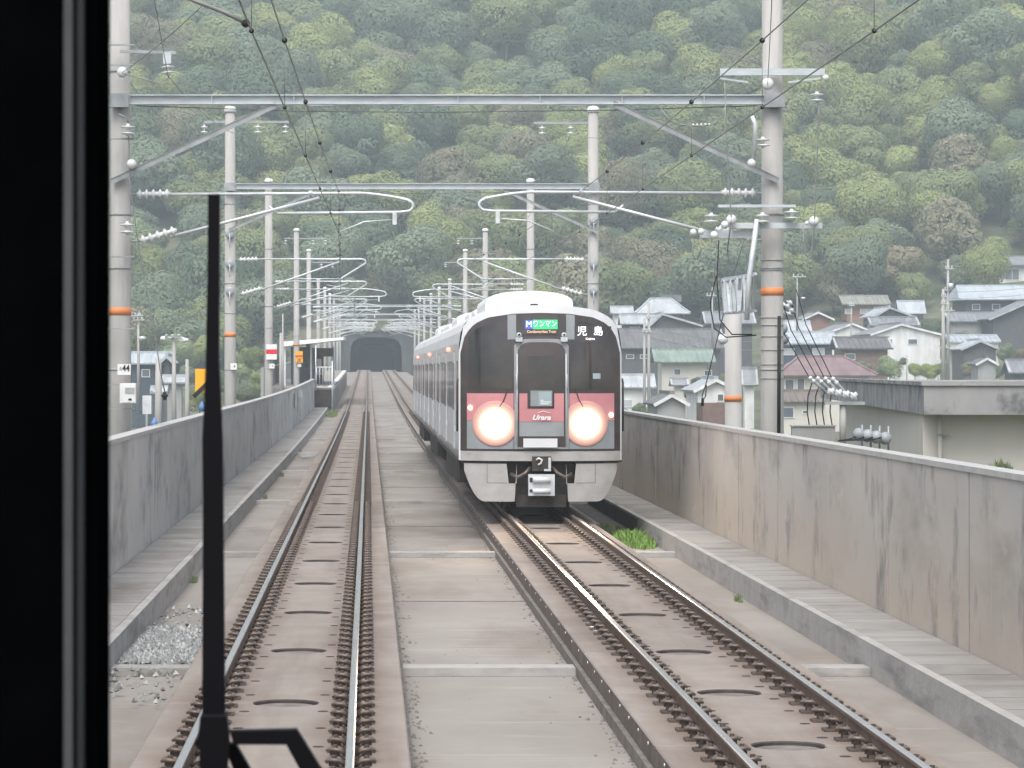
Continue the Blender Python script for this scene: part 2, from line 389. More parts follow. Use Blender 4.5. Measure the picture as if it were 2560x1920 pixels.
# loose crust and debris along the slab edges
db = MB()
for i in range(900):
    y = 20+70*random.random()**1.6; side = random.random() < .5
    x = (LEFTX+1.04+abs(random.gauss(0,.07))) if side else (RIGHTX-1.04-abs(random.gauss(0,.06)))
    s = random.uniform(.008,.028); a = random.random()*3
    c, n = math.cos(a)*s, math.sin(a)*s
    db.add([(x-c,y-n*2,FL),(x+n,y-c*2,FL),(x+c,y+n*2,FL),(x-n,y+c*2,FL),(x+c*.2,y,FL+s*.8)], [(0,1,4),(1,2,4),(2,3,4),(3,0,4)])
for i in range(26):
    x = random.uniform(.4, 2.0); y = random.uniform(20, 60); s = random.uniform(.007,.016)
    db.add([(x-s,y-s,FL),(x+s,y-s,FL),(x+s,y+s,FL),(x-s,y+s,FL),(x,y,FL+s)], [(0,1,4),(1,2,4),(2,3,4),(3,0,4)])
db.build('debris', M['mortar'], kind='stuff', base=(0,20,FL), label='broken mortar crumbs lying along the slab edges')
# ------------------------------------------------------------------ kerbs, walkways, parapets
for side in (-1, 1):
    xk = -2.58 if side < 0 else 5.03; xw = -3.44 if side < 0 else 5.85
    yend = 206 if side < 0 else 300
    ys = [y for y in YS if y < yend]+[yend]
    wk = empty('walkway', (xk, 10, FL), kind='structure')
    wk['label'] = 'cable trough walkway beside the %s parapet' % ('left' if side < 0 else 'right')
    a, b = sorted((xk, xk+side*.10))
    sheet_run(a, b, FL+.001, -.13, ys).build('kerb', M['kerb'], wk)
    a, b = sorted((xk+side*.104, xw))
    sheet_run(a, b, FL+.001, -.172, ys).build('trough', M['dark'], wk)
    a, b = sorted((xk+side*.112, xw-side*.012))
    me = MB().box(a-a, b-a, .006, .494, -.1705, -.137).mesh(M['walk'], name='lid')
    rest = MB(); y = 17.0; n = 0
    while y < yend-1:
        if n < 260: o = obj('trough_lid', me, wk, (a, y, zt(y)+random.uniform(-.003,.003))); n += 1
        else: rest.box(a, b, y+.006, y+.494, -.1705+zt(y), -.137+zt(y))
        y += .5
    rest.build('trough_lids', M['walk'], wk, kind='stuff')
    pw = empty('parapet_wall', (xw, 10, FL), ('long plain concrete parapet on the left, behind the wiper, ending at the platform' if side < 0 else
        'long concrete parapet on the right with brown runs and vertical joints'), 'wall', 'concrete parapets of the viaduct')
    th = .2; y = 31.35-4.88*4
    while y < yend:
        y1 = min(y+4.835, yend); a, b = sorted((xw, xw+side*th)); mb = MB(); vs = []
        z0, z1 = zt(y), zt(y1); zb = FL-.4; zh = 1.615
        dx = random.uniform(-.003,.003)
        mb.add([(a+dx,y,zb+z0),(b,y,zb+z0),(b,y1,zb+z1),(a+dx,y1,zb+z1),(a+dx,y,zh+z0),(b,y,zh+z0),(b,y1,zh+z1),(a+dx,y1,zh+z1)],
               [(0,3,2,1),(4,5,6,7),(0,1,5,4),(1,2,6,5),(2,3,7,6),(3,0,4,7)])
        mb.build('wall_panel', M['wallc'] if side < 0 else M['wallr'], pw)
        y += 4.88
    a, b = sorted((xw+side*.005, xw+side*(th-.005)))
    sheet_run(a, b, FL, 1.60, ys).build('wall_core', M['dark'], pw)
    a, b = sorted((xw-side*.018, xw+side*(th+.02)))
    sheet_run(a, b, 1.617, 1.675, ys).build('coping', M['coping'], pw)
# gravel bed on the left
gr = MB()
MB().box(-2.575, -1.74, 33.3, 37.6, FL+.001, FL+.05).build('gravel_base', M['mortar'], kind='stuff')
for i in range(4200):
    x = random.uniform(-2.56, -1.76); y = random.uniform(32.75, 37.6)
    if y > 37.1 and random.random() < .5: continue
    if i > 4050: y = random.choice((random.uniform(37.6, 41), random.uniform(29, 32.2)))
    s = random.uniform(.016, .038); z = FL+.05+random.uniform(0,.035)+(.02 if y < 36 else 0)
    vs = []; a0 = random.random()*6
    for k in range(4):
        a = a0+k*math.pi/2+random.uniform(-.3,.3); vs.append((x+s*math.cos(a), y+s*math.sin(a), z-.5*s+random.uniform(-.3,.3)*s))
    vs += [(x+random.uniform(-.4,.4)*s, y, z+s*.75), (x, y, z-s)]
    gr.mi = random.choice((0,0,0,1,2))
    gr.add(vs, [(0,1,4),(1,2,4),(2,3,4),(3,0,4),(1,0,5),(2,1,5),(3,2,5),(0,3,5)])
M['st1'] = mat('grey stone', (.28,.29,.29), (.2,.21,.21), noise=14); M['st2'] = mat('pale stone', (.45,.46,.45), (.36,.36,.36), noise=14); M['st3'] = mat('dark stone', (.12,.12,.12), (.19,.18,.17), noise=14)
gr.build('gravel', [M['st1'], M['st2'], M['st3']], kind='stuff', base=(-2.2,35,FL), label='bed of grey ballast stones between kerb and slab')
M['water'] = mat('standing water', (.25,.26,.27), (.3,.3,.3), rough=.04, noise=3, spec=1)
pm = MB(); n = 22
pts = [( -2.17+.33*math.cos(2*math.pi*i/n)*(1+.15*math.sin(3*i)), 115+4.2*math.sin(2*math.pi*i/n)*(1+.1*math.cos(2*i)), FL+zt(115)+.006) for i in range(n)]
pm.add(pts, [tuple(range(n))]); pm.build('puddle', M['water'], label='pale rain puddle on the deck by the left kerb', cat='puddle')
M['shade_grime'] = mat('painted shade and grime', (.06,.055,.05), (.12,.11,.1), noise=4)  # shade and dirt beside the right kerb, painted as dark strips
MB().box(4.62, 5.024, 58.5, 80, FL+.002, FL+.006).build('floor_shade_grime', M['shade_grime'], deck)
MB().box(5.012, 5.029, 60, 82, FL+.01, -.16).build('kerb_shade_grime', M['shade_grime'], deck)
# grass tufts
def grass(name, cx, cy, rx, ry, n, h, m, label, z):
    mb = MB()
    for i in range(n):
        a = random.random()*6.28; r = math.sqrt(random.random())
        x = cx+rx*r*math.cos(a); y = cy+ry*r*math.sin(a); hh = h*random.uniform(.5,1)*(1.15-r*.7); q = random.random()*6.28; wd = .012+h*.02
        lx, ly = random.gauss(0,.35)*hh, random.gauss(0,.35)*hh
        mb.add([(x-wd*math.cos(q),y-wd*math.sin(q),z),(x+wd*math.cos(q),y+wd*math.sin(q),z),(x+lx*.5+wd*.7*math.cos(q),y+ly*.5+wd*.6*math.sin(q),z+hh*.6),(x+lx*.5-wd*.7*math.cos(q),y+ly*.5-wd*.6*math.sin(q),z+hh*.6),(x+lx,y+ly,z+hh)], [(0,1,2,3),(3,2,4)])
    return mb.build(name, m, kind='stuff', base=(cx,cy,z), label=label)
M['grass'] = mat('bright grass', (.13,.26,.045), (.24,.34,.10), noise=9, obrand=0)
M['grassd'] = mat('dull grass', (.12,.17,.07), (.2,.24,.12), noise=5)
grass('grass', 4.72, 57.2, .36, 2.3, 1100, .27, M['grass'], 'bright green grass tuft growing against the right kerb', FL)
for k in range(16):
    sd = random.choice((-1, 1)); gy_ = random.uniform(28, 120); gx_ = random.uniform(-2.54,-2.45) if sd < 0 else random.uniform(4.9,5.0)
    if abs(gy_-35) < 4 or abs(gy_-57) < 5: continue
    grass('grass', gx_, gy_, .05, .35, 50, .13, M['grassd'], 'thin dull weeds sprouting in the crack along the kerb', FL+zt(gy_))
grass('grass', 4.6, 61, .3, 2.2, 260, .2, M['grassd'], 'dull dry grass beyond the bright tuft by the right kerb', FL)
grass('grass', -2.25, 196, .35, 9, 1200, .35, M['grassd'], 'dull grass growing beside the left track near the platform', FL+zt(196))
# ================================================================== OVERHEAD LINE
MX = {-1: -4.17, 1: 6.78}
def arc(p0, p1, p2, n=5):                      # quadratic bend
    p0, p1, p2 = Vector(p0), Vector(p1), Vector(p2)
    return [p0*(1-t)**2+p1*2*t*(1-t)+p2*t*t for t in [i/n for i in range(n+1)]]
def cantilever(parent, d, side, kind, zc, dy=0, pole_x=None, low=.78, wx=None):
    """tube arm on a mast: kind 'A' reaches out with a U-turned tube, kind 'B' folds its tube back"""
    s = -side; x0 = pole_x if pole_x is not None else MX[side]; y = d+dy
    def q(o, z): return Vector((x0+s*o, y, z))
    m = MB(); rr = .026
    if kind == 'A':
        m.tube([q(.8,zc-.02), q(4.02,zc)]+arc(q(4.05,zc), q(4.4,zc-.02), q(4.83,zc-.11))[0:]+arc(q(4.83,zc-.11), q(5.0,zc-.2), q(4.86,zc-.30))+[q(4.70,zc-.32), q(2.64,zc-.34)], rr, 7)
        m.tube([q(.85,zc-low+.05), q(3.35,zc-.08)], rr*1.05, 7)
        m.tube([q(2.64,zc-.34), q(2.5,zc-.22)], rr*.8, 6)
        m.box(x0+s*4.61-.035, x0+s*4.61+.035, y-.03, y+.03, zc-.53, zc-.32)
        m.tube([q(4.55,zc-.45), q(4.1,zc-.48), q(3.67,zc-.66)], .013, 5)
        m.ball(q(3.2,zc), .045)
    else:
        m.tube([q(.8,zc), q(3.95,zc)]+arc(q(3.95,zc), q(4.13,zc-.02), q(4.08,zc-.13))+[q(3.33,zc-.60), q(1.6,zc-.66) if False else q(3.30,zc-.62)], rr, 7)
        m.tube([q(.85,zc-low-.18), q(3.33,zc-.07)], rr*1.05, 7)
        m.tube([q(1.9,zc-.60), q(3.38,zc-.60)], rr*.7, 6)
        m.tube([q(3.4,zc-.64), q(2.9,zc-.78), q(3.75,zc-.92)], .013, 5)
        m.ball(q(3.3,zc), .05)
    o = m.build('cantilever', M['galv'], parent)
    zb = zc-low if kind == 'A' else zc-low-.26
    tilt = .16
    for a, b in ((q(.28,zc-.02), q(.85,zc-.01)), (q(.34,zb-.02), q(.95,zb+tilt))):
        MB().ins(a, b, 5, .085, .04, 10).build('insulator', M['porcelain'], o)
    MB().tube([q(.1,zc-.02), q(.3,zc-.02)], .02, 5).tube([q(.1,zb-.04), q(.36,zb-.02)], .02, 5).build('bracket', M['galvd'], o)
    return o
def mast(d, side, label, r=.19, top=10.4, cant=(), band=None, dx=0, base=-6.0, capd=True, xarm=(), discs=(), lowcut=None, bandsize=.11):
    x = MX[side]+dx; z0 = zt(d)
    t = empty('catenary_mast', (x, d, base), label, 'catenary mast', 'concrete masts beside the viaduct')
    MB().cyl((x,d,base), (x,d,top+z0), r*1.04, r*.80, 20).build('pole', M['pole'], t)
    if capd: MB().rev((x,d,top+z0-.02), (x,d,top+z0+1), [(0,.001),(0,r*.95),(.09,r*.98),(.17,r*.75),(.2,.001)], 14).build('cap', M['white'], t)
    for i, z in enumerate((zt(d)+2.6, zt(d)+4.3, zt(d)+5.2, zt(d)+7.6)):
        rz = r*(1.04-.24*(z-base)/(top+z0-base))+.008; MB().cyl((x,d,z), (x,d,z+.035), rz, rz, 16).build('clamp_band', M['galvd'], t)
    rb = r*(1.04-.24*(band-base)/(top+z0-base))+.006 if band else 0
    if band: MB().cyl((x,d,band), (x,d,band+bandsize), rb, rb, 20).build('orange_band', M['orange'], t)
    for k, (kind, zc, dy) in enumerate(cant): cantilever(t, d, side, kind, zc, dy, x)
    for (xa, xb, z, hang) in xarm:
        a = MB().box(min(xa,xb), max(xa,xb), d-.05, d+.05, z, z+.075).build('cross_arm', M['galvd'], t)
        for hx in hang: MB().ins((hx,d,z-.34), (hx,d,z-.03), 2, .11, .022).build('insulator', M['porcelain'], a)
    for z in discs:
        MB().rev((x, d-r-.07, z), (x, d-r, z), [(0,.001),(0,.05),(.012,.13),(.035,.14),(.05,.04),(.07,.03)], 16).build('pulley', M['galvd'], t)
        MB().cyl((x-.0,d-r-.08,z-.4), (x,d-r-.08,z), .012, .012, 6).build('tension_rod', M['galv'], t)
    return t
m1 = mast(54, -1, 'nearest left mast with the white 44 plate, an orange band and a meter box', cant=[('A', 5.58, 0)], band=3.53, capd=False, r=.205, bandsize=.13)
m1r = mast(54, 1, 'massive right mast with a bright orange band rising just behind the parapet', cant=[('A', 5.6, 0)], band=3.86, capd=False, r=.21, bandsize=.13)
m2 = mast(97, -1, 'second left mast, right of the wiper, with three round pulleys down its face', cant=[('B', 5.96, 0)], band=3.61, bandsize=.14,
     xarm=[(-4.95, -2.4, 10.05, (-4.95,-3.33,-2.5))], discs=(6.7, 5.80, 4.98))
m2r = mast(97, 1, 'second right mast, white capped, rising behind the windscreen side of the train', cant=[('B', 5.96, 0)],
     xarm=[(4.98, 6.9, 10.02, (5.24, 6.1))], discs=(7.1, 5.80, 5.0))
m3 = mast(134.5, -1, 'third left mast carrying the white and red marker board', cant=[('B', 6.32, 0), ('A', 6.02, .6)])
m3r = mast(134.5, 1, 'third right mast, standing behind the roof hump of the train', cant=[('B', 6.2, 0), ('A', 6.0, .6)])
m4 = mast(186.5, -1, 'fourth left mast carrying the taller yellow cross board', cant=[('B', 6.72, 0), ('A', 6.45, .7)], xarm=[(-4.9, -2.4, 10.2, (-4.8,-3.2,-2.5))])
m4r = mast(186.5, 1, 'fourth right mast with a short cross arm near its top', cant=[('B', 6.75, 0)], xarm=[(5.1, 6.9, 10.2, (5.2,6.0))])
m5 = mast(225, -1, 'fifth left mast carrying the smaller yellow cross board', cant=[('B', 7.05, 0), ('A', 6.8, .7)], xarm=[(-4.2, -2.4, 10.1, (-2.5,-3.3))])
m5r = mast(225, 1, 'fifth right mast showing just above the second carriage roof', cant=[('B', 7.1, 0), ('A', 6.85, .7)], xarm=[(5.3, 7.2, 10.1, (5.4,))])
for i, d in enumerate((268, 308, 348, 390, 432, 470)):
    for side in (-1, 1):
        mast(d, side, 'slim far catenary mast in the dense row leading up to the tunnel', r=.17, top=9.2 if i < 4 else 8.6, cant=[('B' if i % 2 else 'A', 5.95+zt(d), 0), ('A' if i % 2 else 'B', 6.25+zt(d), .8)], base=-2)
m0 = mast(22, -1, 'unused', capd=False)
MB().tube([(-4.0,22,5.75), P(420,-32,22), P(481,0,22), P(560,30,22), P(612,56,22)], .017, 6).build('pull_off_arm', M['wire'], m0)
MB().ball(P(614,58,22), .03).build('clamp', M['ink'], m0)
m0['label'] = 'close left mast whose arm tip enters at the top edge'
# gantries
def gantry(d, z, h, label, bl, br):
    g = empty('gantry_beam', (MX[-1], d, z), label, 'gantry beam', 'steel beams spanning both tracks')
    b = MB(); xa, xb = MX[-1]-.12, MX[1]+.12
    b.box(xa, xb, d-.31, d-.19, z+h-.018, z+h).box(xa, xb, d-.31, d-.19, z, z+.016).box(xa, xb, d-.235, d-.222, z+.016, z+h-.018)
    b.build('beam', M['beam'], g)
    x = xa+.3
    while x < xb:
        MB().box(x, x+.012, d-.305, d-.236, z+.017, z+h-.019).build('stiffener', M['beam'], g); x += 1.37
    for (a, c) in (bl, br):
        mb = MB(); mb.bar((a[0], d-.27, a[1]), (c[0], d-.27, c[1]), .012, .085); mb.mi = 1; mb.bar((a[0], d-.25, a[1]+.05), (c[0], d-.25, c[1]+.05), .07, .016)
        mb.build('brace', [M['galvd'], M['wire']], g)
    for X in (-1.0, 1.1, 3.2): MB().box(X, X+.42, d-.30, d-.2, z-.035, z-.002).build('splice_plate', M['galvd'], g)
    for X in (MX[-1], MX[1]): MB().box(X-.17, X+.17, d-.33, d-.2, z-.05, z+h+.02).build('clamp', M['galvd'], g)
    MB().tube([(-3.9,d-.2,z-.02), (-1.2,d-.2,z-.11), (1.2,d-.2,z-.13), (4.2,d-.2,z-.09), (6.5,d-.2,z-.02)], .009, 5).build('earth_wire', M['wire'], g)
gantry(54, 7.05, .16, 'nearest grey steel beam crossing the whole view above both tracks', ((-1.55,7.03), (-4.3,5.75)), ((4.1,7.05), (6.85,5.77)))
gantry(97, 8.05, .17, 'farther steel beam crossing lower in the view, behind the nearest one', ((-1.55,8.0), (-4.2,6.8)), ((4.1,8.0), (6.9,6.75)))
for i, d in enumerate((268, 348, 432)):
    gantry(d, 7.0+zt(d), .2, 'small distant beam over the tracks close to the tunnel', ((-1.6,6.98+zt(d)), (-4.2,5.9+zt(d))), ((4.1,6.98+zt(d)), (6.85,5.9+zt(d))))
# ---- fittings on the nearest masts, each placed where it hangs
def K(xs, ys, d): return P(xs, ys, d)
def insul(parent, xs, y0, y1, d, n=2, r=.12): return MB().ins(K(xs,y1,d), K(xs,y0,d), n, r, .028).build('insulator', M['porcelain'], parent)
insul(m1, 320, 309, 341, 53.5); insul(m1, 318, 553, 588, 53.5)
MB().ball(K(329,410,53.6), .085).build('cable_guard', M['porcelain'], m1)
MB().tube([K(296,285,53.6), K(318,295,53.6), K(321,309,53.6)], .014, 5).build('hook', M['wire'], m1)
MB().tube([K(322,341,53.5), K(323,395,53.6), K(326,470,53.6), K(350,640,53.6), K(385,820,53.6), K(400,925,53.6), K(412,980,53.6)], .011, 5).build('down_cable', M['wire'], m1)
MB().ins(K(412,980,53.6), K(412,1000,53.6), 1, .06, .03).build('tensioner', M['ink'], m1)
MB().tube([P(262,0,52.6), P(258,500,52.6), P(256,1105,52.6)], .045, 8).build('conduit', M['galvd'], m1)
MB().tube([P(244,0,52.7), P(242,1120,52.7)], .04, 8).build('conduit', M['galv'], m1)
for y_ in (110, 160, 345, 640, 820, 960, 1020): MB().box(P(236,y_,53).x, P(330,y_,53).x, 53.58, 53.62, P(0,y_+4,53.6).z, P(0,y_,53.6).z).build('cable_strap', M['galvd'], m1)
plate = MB().box(P(294,0,53.6).x, P(327,0,53.6).x, 53.56, 53.58, P(0,937,53.6).z, P(0,910,53.6).z).build('number_plate', M['white'], m1)
text('44', .155, P(315,921,53.55), M['ink'], plate, sx=.8, bold=.002); text('上', .06, P(301,921,53.55), M['ink'], plate)
bx = MB(); d = 53.5
a, b = P(301,1008,d), P(341,958,d)
bx.box(a.x, b.x, d-.14, d, a.z, b.z).box(a.x+.03, b.x-.012, d-.16, d-.141, a.z+.014, b.z-.014)
mb_ = bx.build('meter_box', M['white'], m1)
MB().box(P(315,0,d).x, P(338,0,d).x, d-.168, d-.161, P(0,984,d).z, P(0,969,d).z).build('meter_window', M['galvd'], mb_)
MB().box(P(323,0,d).x, P(331,0,d).x, d-.168, d-.161, P(0,1001,d).z, P(0,996,d).z).build('latch', M['ink'], mb_)
for mm, dd, xa, xb, ya, yb, tx in ((m2, 97, 576, 592, 908, 924, '4'), (m3, 134.5, 673, 686, 909, 921, '4'), (m4, 186.5, 744, 753, 909, 917, '')):
    dq = dd-.24; pl = MB().box(P(xa,0,dq).x, P(xb,0,dq).x, dq-.02, dq, P(0,yb,dq).z, P(0,ya,dq).z).build('number_plate', M['white'], mm)
    if tx: text(tx, .12, P((xa+xb)/2+2, (ya+yb)/2, dq-.03), M['ink'], pl)
dq = 134.2
for i, (ya, yb, mt) in enumerate(((860.5,873.5,'white'),(873.5,885.5,'red'),(885.5,899,'white'))):
    MB().box(P(665.5,0,dq).x, P(692,0,dq).x, dq-.03, dq, P(0,yb,dq).z+.002, P(0,ya,dq).z).build('marker_board', M[mt], m3)
for mm, dd, xa, xb, ya, yb in ((m4, 186.2, 739, 757, 878, 907), (m5, 224.7, 762, 779, 878, 901)):
    pl = MB().box(P(xa,0,dd).x, P(xb,0,dd).x, dd-.03, dd, P(0,yb,dd).z, P(0,ya,dd).z).build('warning_board', M['yellow'], mm)
    h = (ya+yb)/2
    MB().box(P(xa,0,dd).x, P(xb,0,dd).x, dd-.04, dd-.031, P(0,h-.5,dd).z, P(0,h-4.5,dd).z).build('red_stripe', M['red'], pl)
    cx = P((xa+xb)/2,0,dd).x; cz = P(0,(h+yb)/2,dd).z; q = .14
    mk = MB(); mk.bar((cx-q,dd-.05,cz-q), (cx+q,dd-.05,cz+q), .045, .012); mk.bar((cx-q,dd-.052,cz+q), (cx+q,dd-.052,cz-q), .045, .012)
    mk.build('cross_mark', M['ink'], pl)
    MB().cyl((MX[-1],dd+.3,P(0,ya-14,dd).z), (MX[-1],dd+.3,P(0,ya-18,dd).z), .2, .2, 14).build('orange_band', M['orange'], mm)
# right mast fittings
def arm(parent, xa, xb, ya, yb, d, yy=-.30):
    return MB().box(P(xa,0,d).x, P(xb,0,d).x, d+yy-.05, d+yy+.03, P(0,yb,d).z, P(0,ya,d).z).build('cross_arm', M['beam'], parent)
arm(m1r, 1795, 2055, 176, 193, 54); arm(m1r, 1745, 1887, 578, 597, 54); arm(m1r, 1822, 2046, 560, 574, 54, -.42); arm(m1r, 1790, 1983, 514, 521, 54, -.3)
MB().bar(P(1800,196,53.7), P(1870,206,53.7), .05, .03).bar(P(1970,206,53.7), P(2050,196,53.7), .05, .03).build('arm_brace', M['beam'], m1r)
for (xs, a, b) in ((2042,229,258),(1778,532,560),(1979,522,552),(1907,342,370),(1906,531,561)): insul(m1r, xs, a, b, 53.45)
def disc(parent, xs, ys, r, d=53.45):
    p = P(xs, ys, d); return MB().rev(p-Vector((0,.06,0)), p+Vector((0,.05,0)), [(0,.001),(0,.03),(.01,r*.55),(.03,r),(.06,r*.9),(.08,.03),(.11,.001)], 18).build('disc_insulator', M['porcelain'], parent)
for xs, ys, r in ((1919,210,.10),(1828,549,.085),(2034,553,.085),(1785,588,.07)): disc(m1r, xs, ys, r)
for xs, ys, r in ((2064,195,.075),(1879,408,.1),(1733,581,.08),(1753,579,.075),(1812,562,.09),(2017,558,.05)): MB().ball(P(xs,ys,53.4), r*.75).build('cable_guard', M['porcelain'], m1r)
MB().tube([P(2046,258,53.4), P(2046,300,53.4), P(2036,553,53.4), P(2030,630,53.4), P(2020,641,53.4), P(2010,630,53.4), P(2008,560,53.4)], .012, 5).build('jumper_cable', M['wire'], m1r)
MB().tube([P(1812,205,53.4), P(1815,330,53.4), P(1828,549,53.4), P(1818,630,53.4)], .012, 5).build('jumper_cable', M['wire'], m1r)
MB().tube([P(1812,268,53.4), P(1808,290,53.4), P(1785,310,53.4), P(1750,316,53.4), P(1700,312,53.4), P(1672,300,53.4), P(1650,268,53.4)], .010, 5).build('jumper_cable', M['wire'], m1r)
for i in range(5): MB().ball(P(1733+i*10, 312-i*.3, 53.3), .022).build('jumper_bead', M['porcelain'], m1r)
MB().tube([P(1733,590,53.4), P(1732,640,53.4), P(1740,650,53.4)], .01, 5).tube([P(1753,590,53.4), P(1750,630,53.4), P(1743,648,53.4)], .01, 5).build('jumper_cable', M['wire'], m1r)
MB().tube([P(1880,290,53.4), P(1888,310,53.4), P(1884,400,53.4)], .04, 7).build('conduit', M['galv'], m1r)
MB().tube([P(1948,790,53.6), P(1947,1085,53.6)], .03, 6).build('conduit', M['ink'], m1r)
MB().tube([P(1893,548,53.4), P(1872,700,53.6), P(1867,800,53.6)], .045, 6).build('strut', M['galv'], m1r)
for y_ in (650, 675, 793, 812, 840, 874, 910, 945): MB().cyl((MX[1],54,P(0,y_+2,54).z), (MX[1],54,P(0,y_,54).z), .213-.0032*P(0,y_,54).z, n=18).build('clamp_strap', M['galvd'], m1r)
# lattice panel and short pole behind the right parapet
sp = empty('short_pole', (P(1833,0,71).x, 71, -6), 'short thick pole with a low orange band, left of the massive mast, under the lattice', 'pole')
x = sp.location.x
MB().cyl((x,71,-6), (x,71,P(0,786,71).z), .195, .185, 20).build('pole', M['pole'], sp)
MB().cyl((x,71,P(0,1003,71).z), (x,71,P(0,989,71).z), .201, .20, 20).build('orange_band', M['orange'], sp)
lt = empty('steel_lattice', P(1848,786,64), 'steel lattice frame between the short pole and the massive right mast', 'lattice frame')
q0, q1, q2, q3 = P(1806,700,64), P(1889,686,60), P(1806,784,64), P(1889,777,60)
MB().bar(q0, q1, .05, .07).build('chord', M['beam'], lt); MB().bar(q2, q3, .05, .05).build('chord', M['galvd'], lt)
for i in range(7):
    a, b = i/6.5, min(1, (i+.55)/6.5)
    p, r_ = (q0.lerp(q1, a), q2.lerp(q3, b)) if i < 3 else (q0.lerp(q1, b), q2.lerp(q3, a))
    MB().bar(p, r_, .06, .055).build('lattice_bar', M['beam'] if i % 2 else M['galvd'], lt)
for i in range(4):
    a = (i+1)/5; MB().bar(q0.lerp(q1, a)+Vector((0,.35,0)), q2.lerp(q3, a+.02)+Vector((0,.35,0)), .13, .02).build('lattice_plate', M['beam'], lt)
MB().ball(P(1807,848,70), .12).build('round_lamp', M['porcelain'], sp)
# cables swooping from the mast, and the stay with its turnbuckle
cb = empty('hanging_cable', P(1885,700,55), 'black cable loops sagging from the lattice towards the mast', 'cable')
MB().tube([P(1790,690,58), P(1775,760,58), P(1785,820,57), P(1815,843,56), P(1890,838,55)], .012, 5).build('cable', M['ink'], cb)
MB().tube([P(1797,600,58), P(1792,700,58), P(1800,800,57), P(1830,836,56), P(1880,836,55)], .012, 5).build('cable', M['ink'], cb)
gy = empty('stay_wire', P(1757,1000,66), 'slanting stay wire ending in a turnbuckle above the right parapet', 'stay wire')
MB().tube([P(1876,548,62), P(1830,700,63), P(1785,880,65), P(1765,960,66)], .012, 5).build('wire', M['wire'], gy)
MB().tube([P(1765,960,66), P(1755,990,66), P(1757,1003,66), P(1764,990,66), P(1766,962,66)], .012, 5).tube([P(1757,995,66), P(1756,1015,66)], .03, 6).build('turnbuckle', M['ink'], gy)
# sloping high voltage leads and their bushings
hv = empty('cable_termination', P(2108,1060,58), 'post with tilted white insulators where black leads bend down, right of the massive mast', 'cable termination')
MB().cyl(P(2107,1120,58), P(2107,1010,58), .06, .06, 10).build('post', M['pole'], hv)
MB().box(P(2060,0,58).x, P(2160,0,58).x, 57.9, 58.1, P(0,1012,58).z, P(0,1004,58).z).build('rail', M['galvd'], hv)
for i in range(4):
    ox = i*19; oy = i*3.5
    s0, s1 = P(1958+ox, 830-i*6, 60), P(2022+ox, 942+oy-i*3, 58)
    s2 = P(2070+ox, 985+oy, 58)
    MB().tube([P(1945+ox*.8, 790-i*22, 60), s0, s1], .010, 5).build('lead', M['ink'], hv)
    MB().tube([s1, s2], .028, 6).build('bushing', M['galvd'], hv)
    MB().ins(s1, s1.lerp(s2, .35), 2, .045, .03).build('insulator', M['porcelain'], hv)
    MB().ins(s2, s2+Vector((.11,0,.09)), 1, .085, .04).build('insulator', M['porcelain'], hv)
    MB().tube([P(2030+ox,957+oy,58), P(2020+ox,990,58), P(2018+ox,1030,58), P(2023+ox,1062,58)], .012, 5).build('lead', M['ink'], hv)
for i, (xs, ys) in enumerate(((1957,757),(1974,752),(1955,775),(1978,771))):
    MB().ins(P(xs-8,ys+18,60), P(xs+4,ys,60), 2, .08, .03).build('insulator', M['porcelain'], hv)
hs_ = empty('bushing_row', P(2180,1090,56), 'row of four grey bulb insulators on short posts in front of the cream wall', 'insulator row')
for i in range(4):
    xs = 2147+i*22
    MB().tube([P(xs+8,1062+i*1,56), P(xs+8,1130,56)], .018, 6).build('post', M['galvd'], hs_)
    MB().ball(P(xs,1086+i*3.2,55.8), .115, 12).build('bulb', M['galvd'], hs_)
    MB().tube([P(xs,1090,55.8), P(xs-25,1098,55.6), P(2095,1102,55.6)], .012, 5).build('lead', M['ink'], hs_)
MB().ball(P(1955,822,60), .11).ball(P(1960,848,60), .1).build('cable_guard', M['galvd'], hv)
# ------------------------------------------------------------------ contact and messenger wires
sup = [22, 54, 97, 134.5, 186.5, 225, 268, 308, 348, 390, 432, 470, 495]
def zmess(d): return {22: 5.55, 54: 5.60, 97: 5.98, 134.5: 6.32, 186.5: 6.72, 225: 7.05}.get(d, 6.2+zt(d))
def zcon(d): return {22: 4.93, 54: 4.93, 97: 5.08, 134.5: 5.30, 186.5: 5.65, 225: 6.0}.get(d, 5.2+zt(d))
def wires(xc, st, label):
    t = empty('overhead_wire', (xc, 8, 5), label, 'overhead wire', 'overhead line over the tracks')
    con = []; mes = []; dr = []
    pts = [(0, st[0])]+list(zip(sup, st))
    for k in range(len(sup)-1):
        a, b = sup[k], sup[k+1]; n = max(3, int((b-a)/6))
        for i in range(n):
            u = i/n; y = a+(b-a)*u; x = xc+st[k]*(1-u)+st[k+1]*u; sag = (b-a)**2*.00006*4*u*(1-u)
            c = Vector((x, y, zcon(a)*(1-u)+zcon(b)*u)); m = Vector((x, y, zmess(a)*(1-u)+zmess(b)*u-sag))
            con.append(c); mes.append(m)
            if y < 230: dr.append((c, m))
    first = con[0]; con.insert(0, Vector((first.x-.1, 6, first.z))); mes.insert(0, Vector((mes[0].x-.1, 6, mes[0].z)))
    MB().tube(mes, .0065, 5).build('messenger_wire', M['wire'], t); MB().tube(con, .0065, 5).build('contact_wire', M['wire'], t)
    for c, m in dr:
        if (m.z-c.z) < .05: continue
        o = MB().tube([c, m], .003, 4).build('dropper', M['wire'], t)
        if c.y < 100:
            MB().ball(m, .026, 6).build('clamp', M['ink'], o); MB().ball(c, .018, 6).build('clamp', M['ink'], o)
    return t
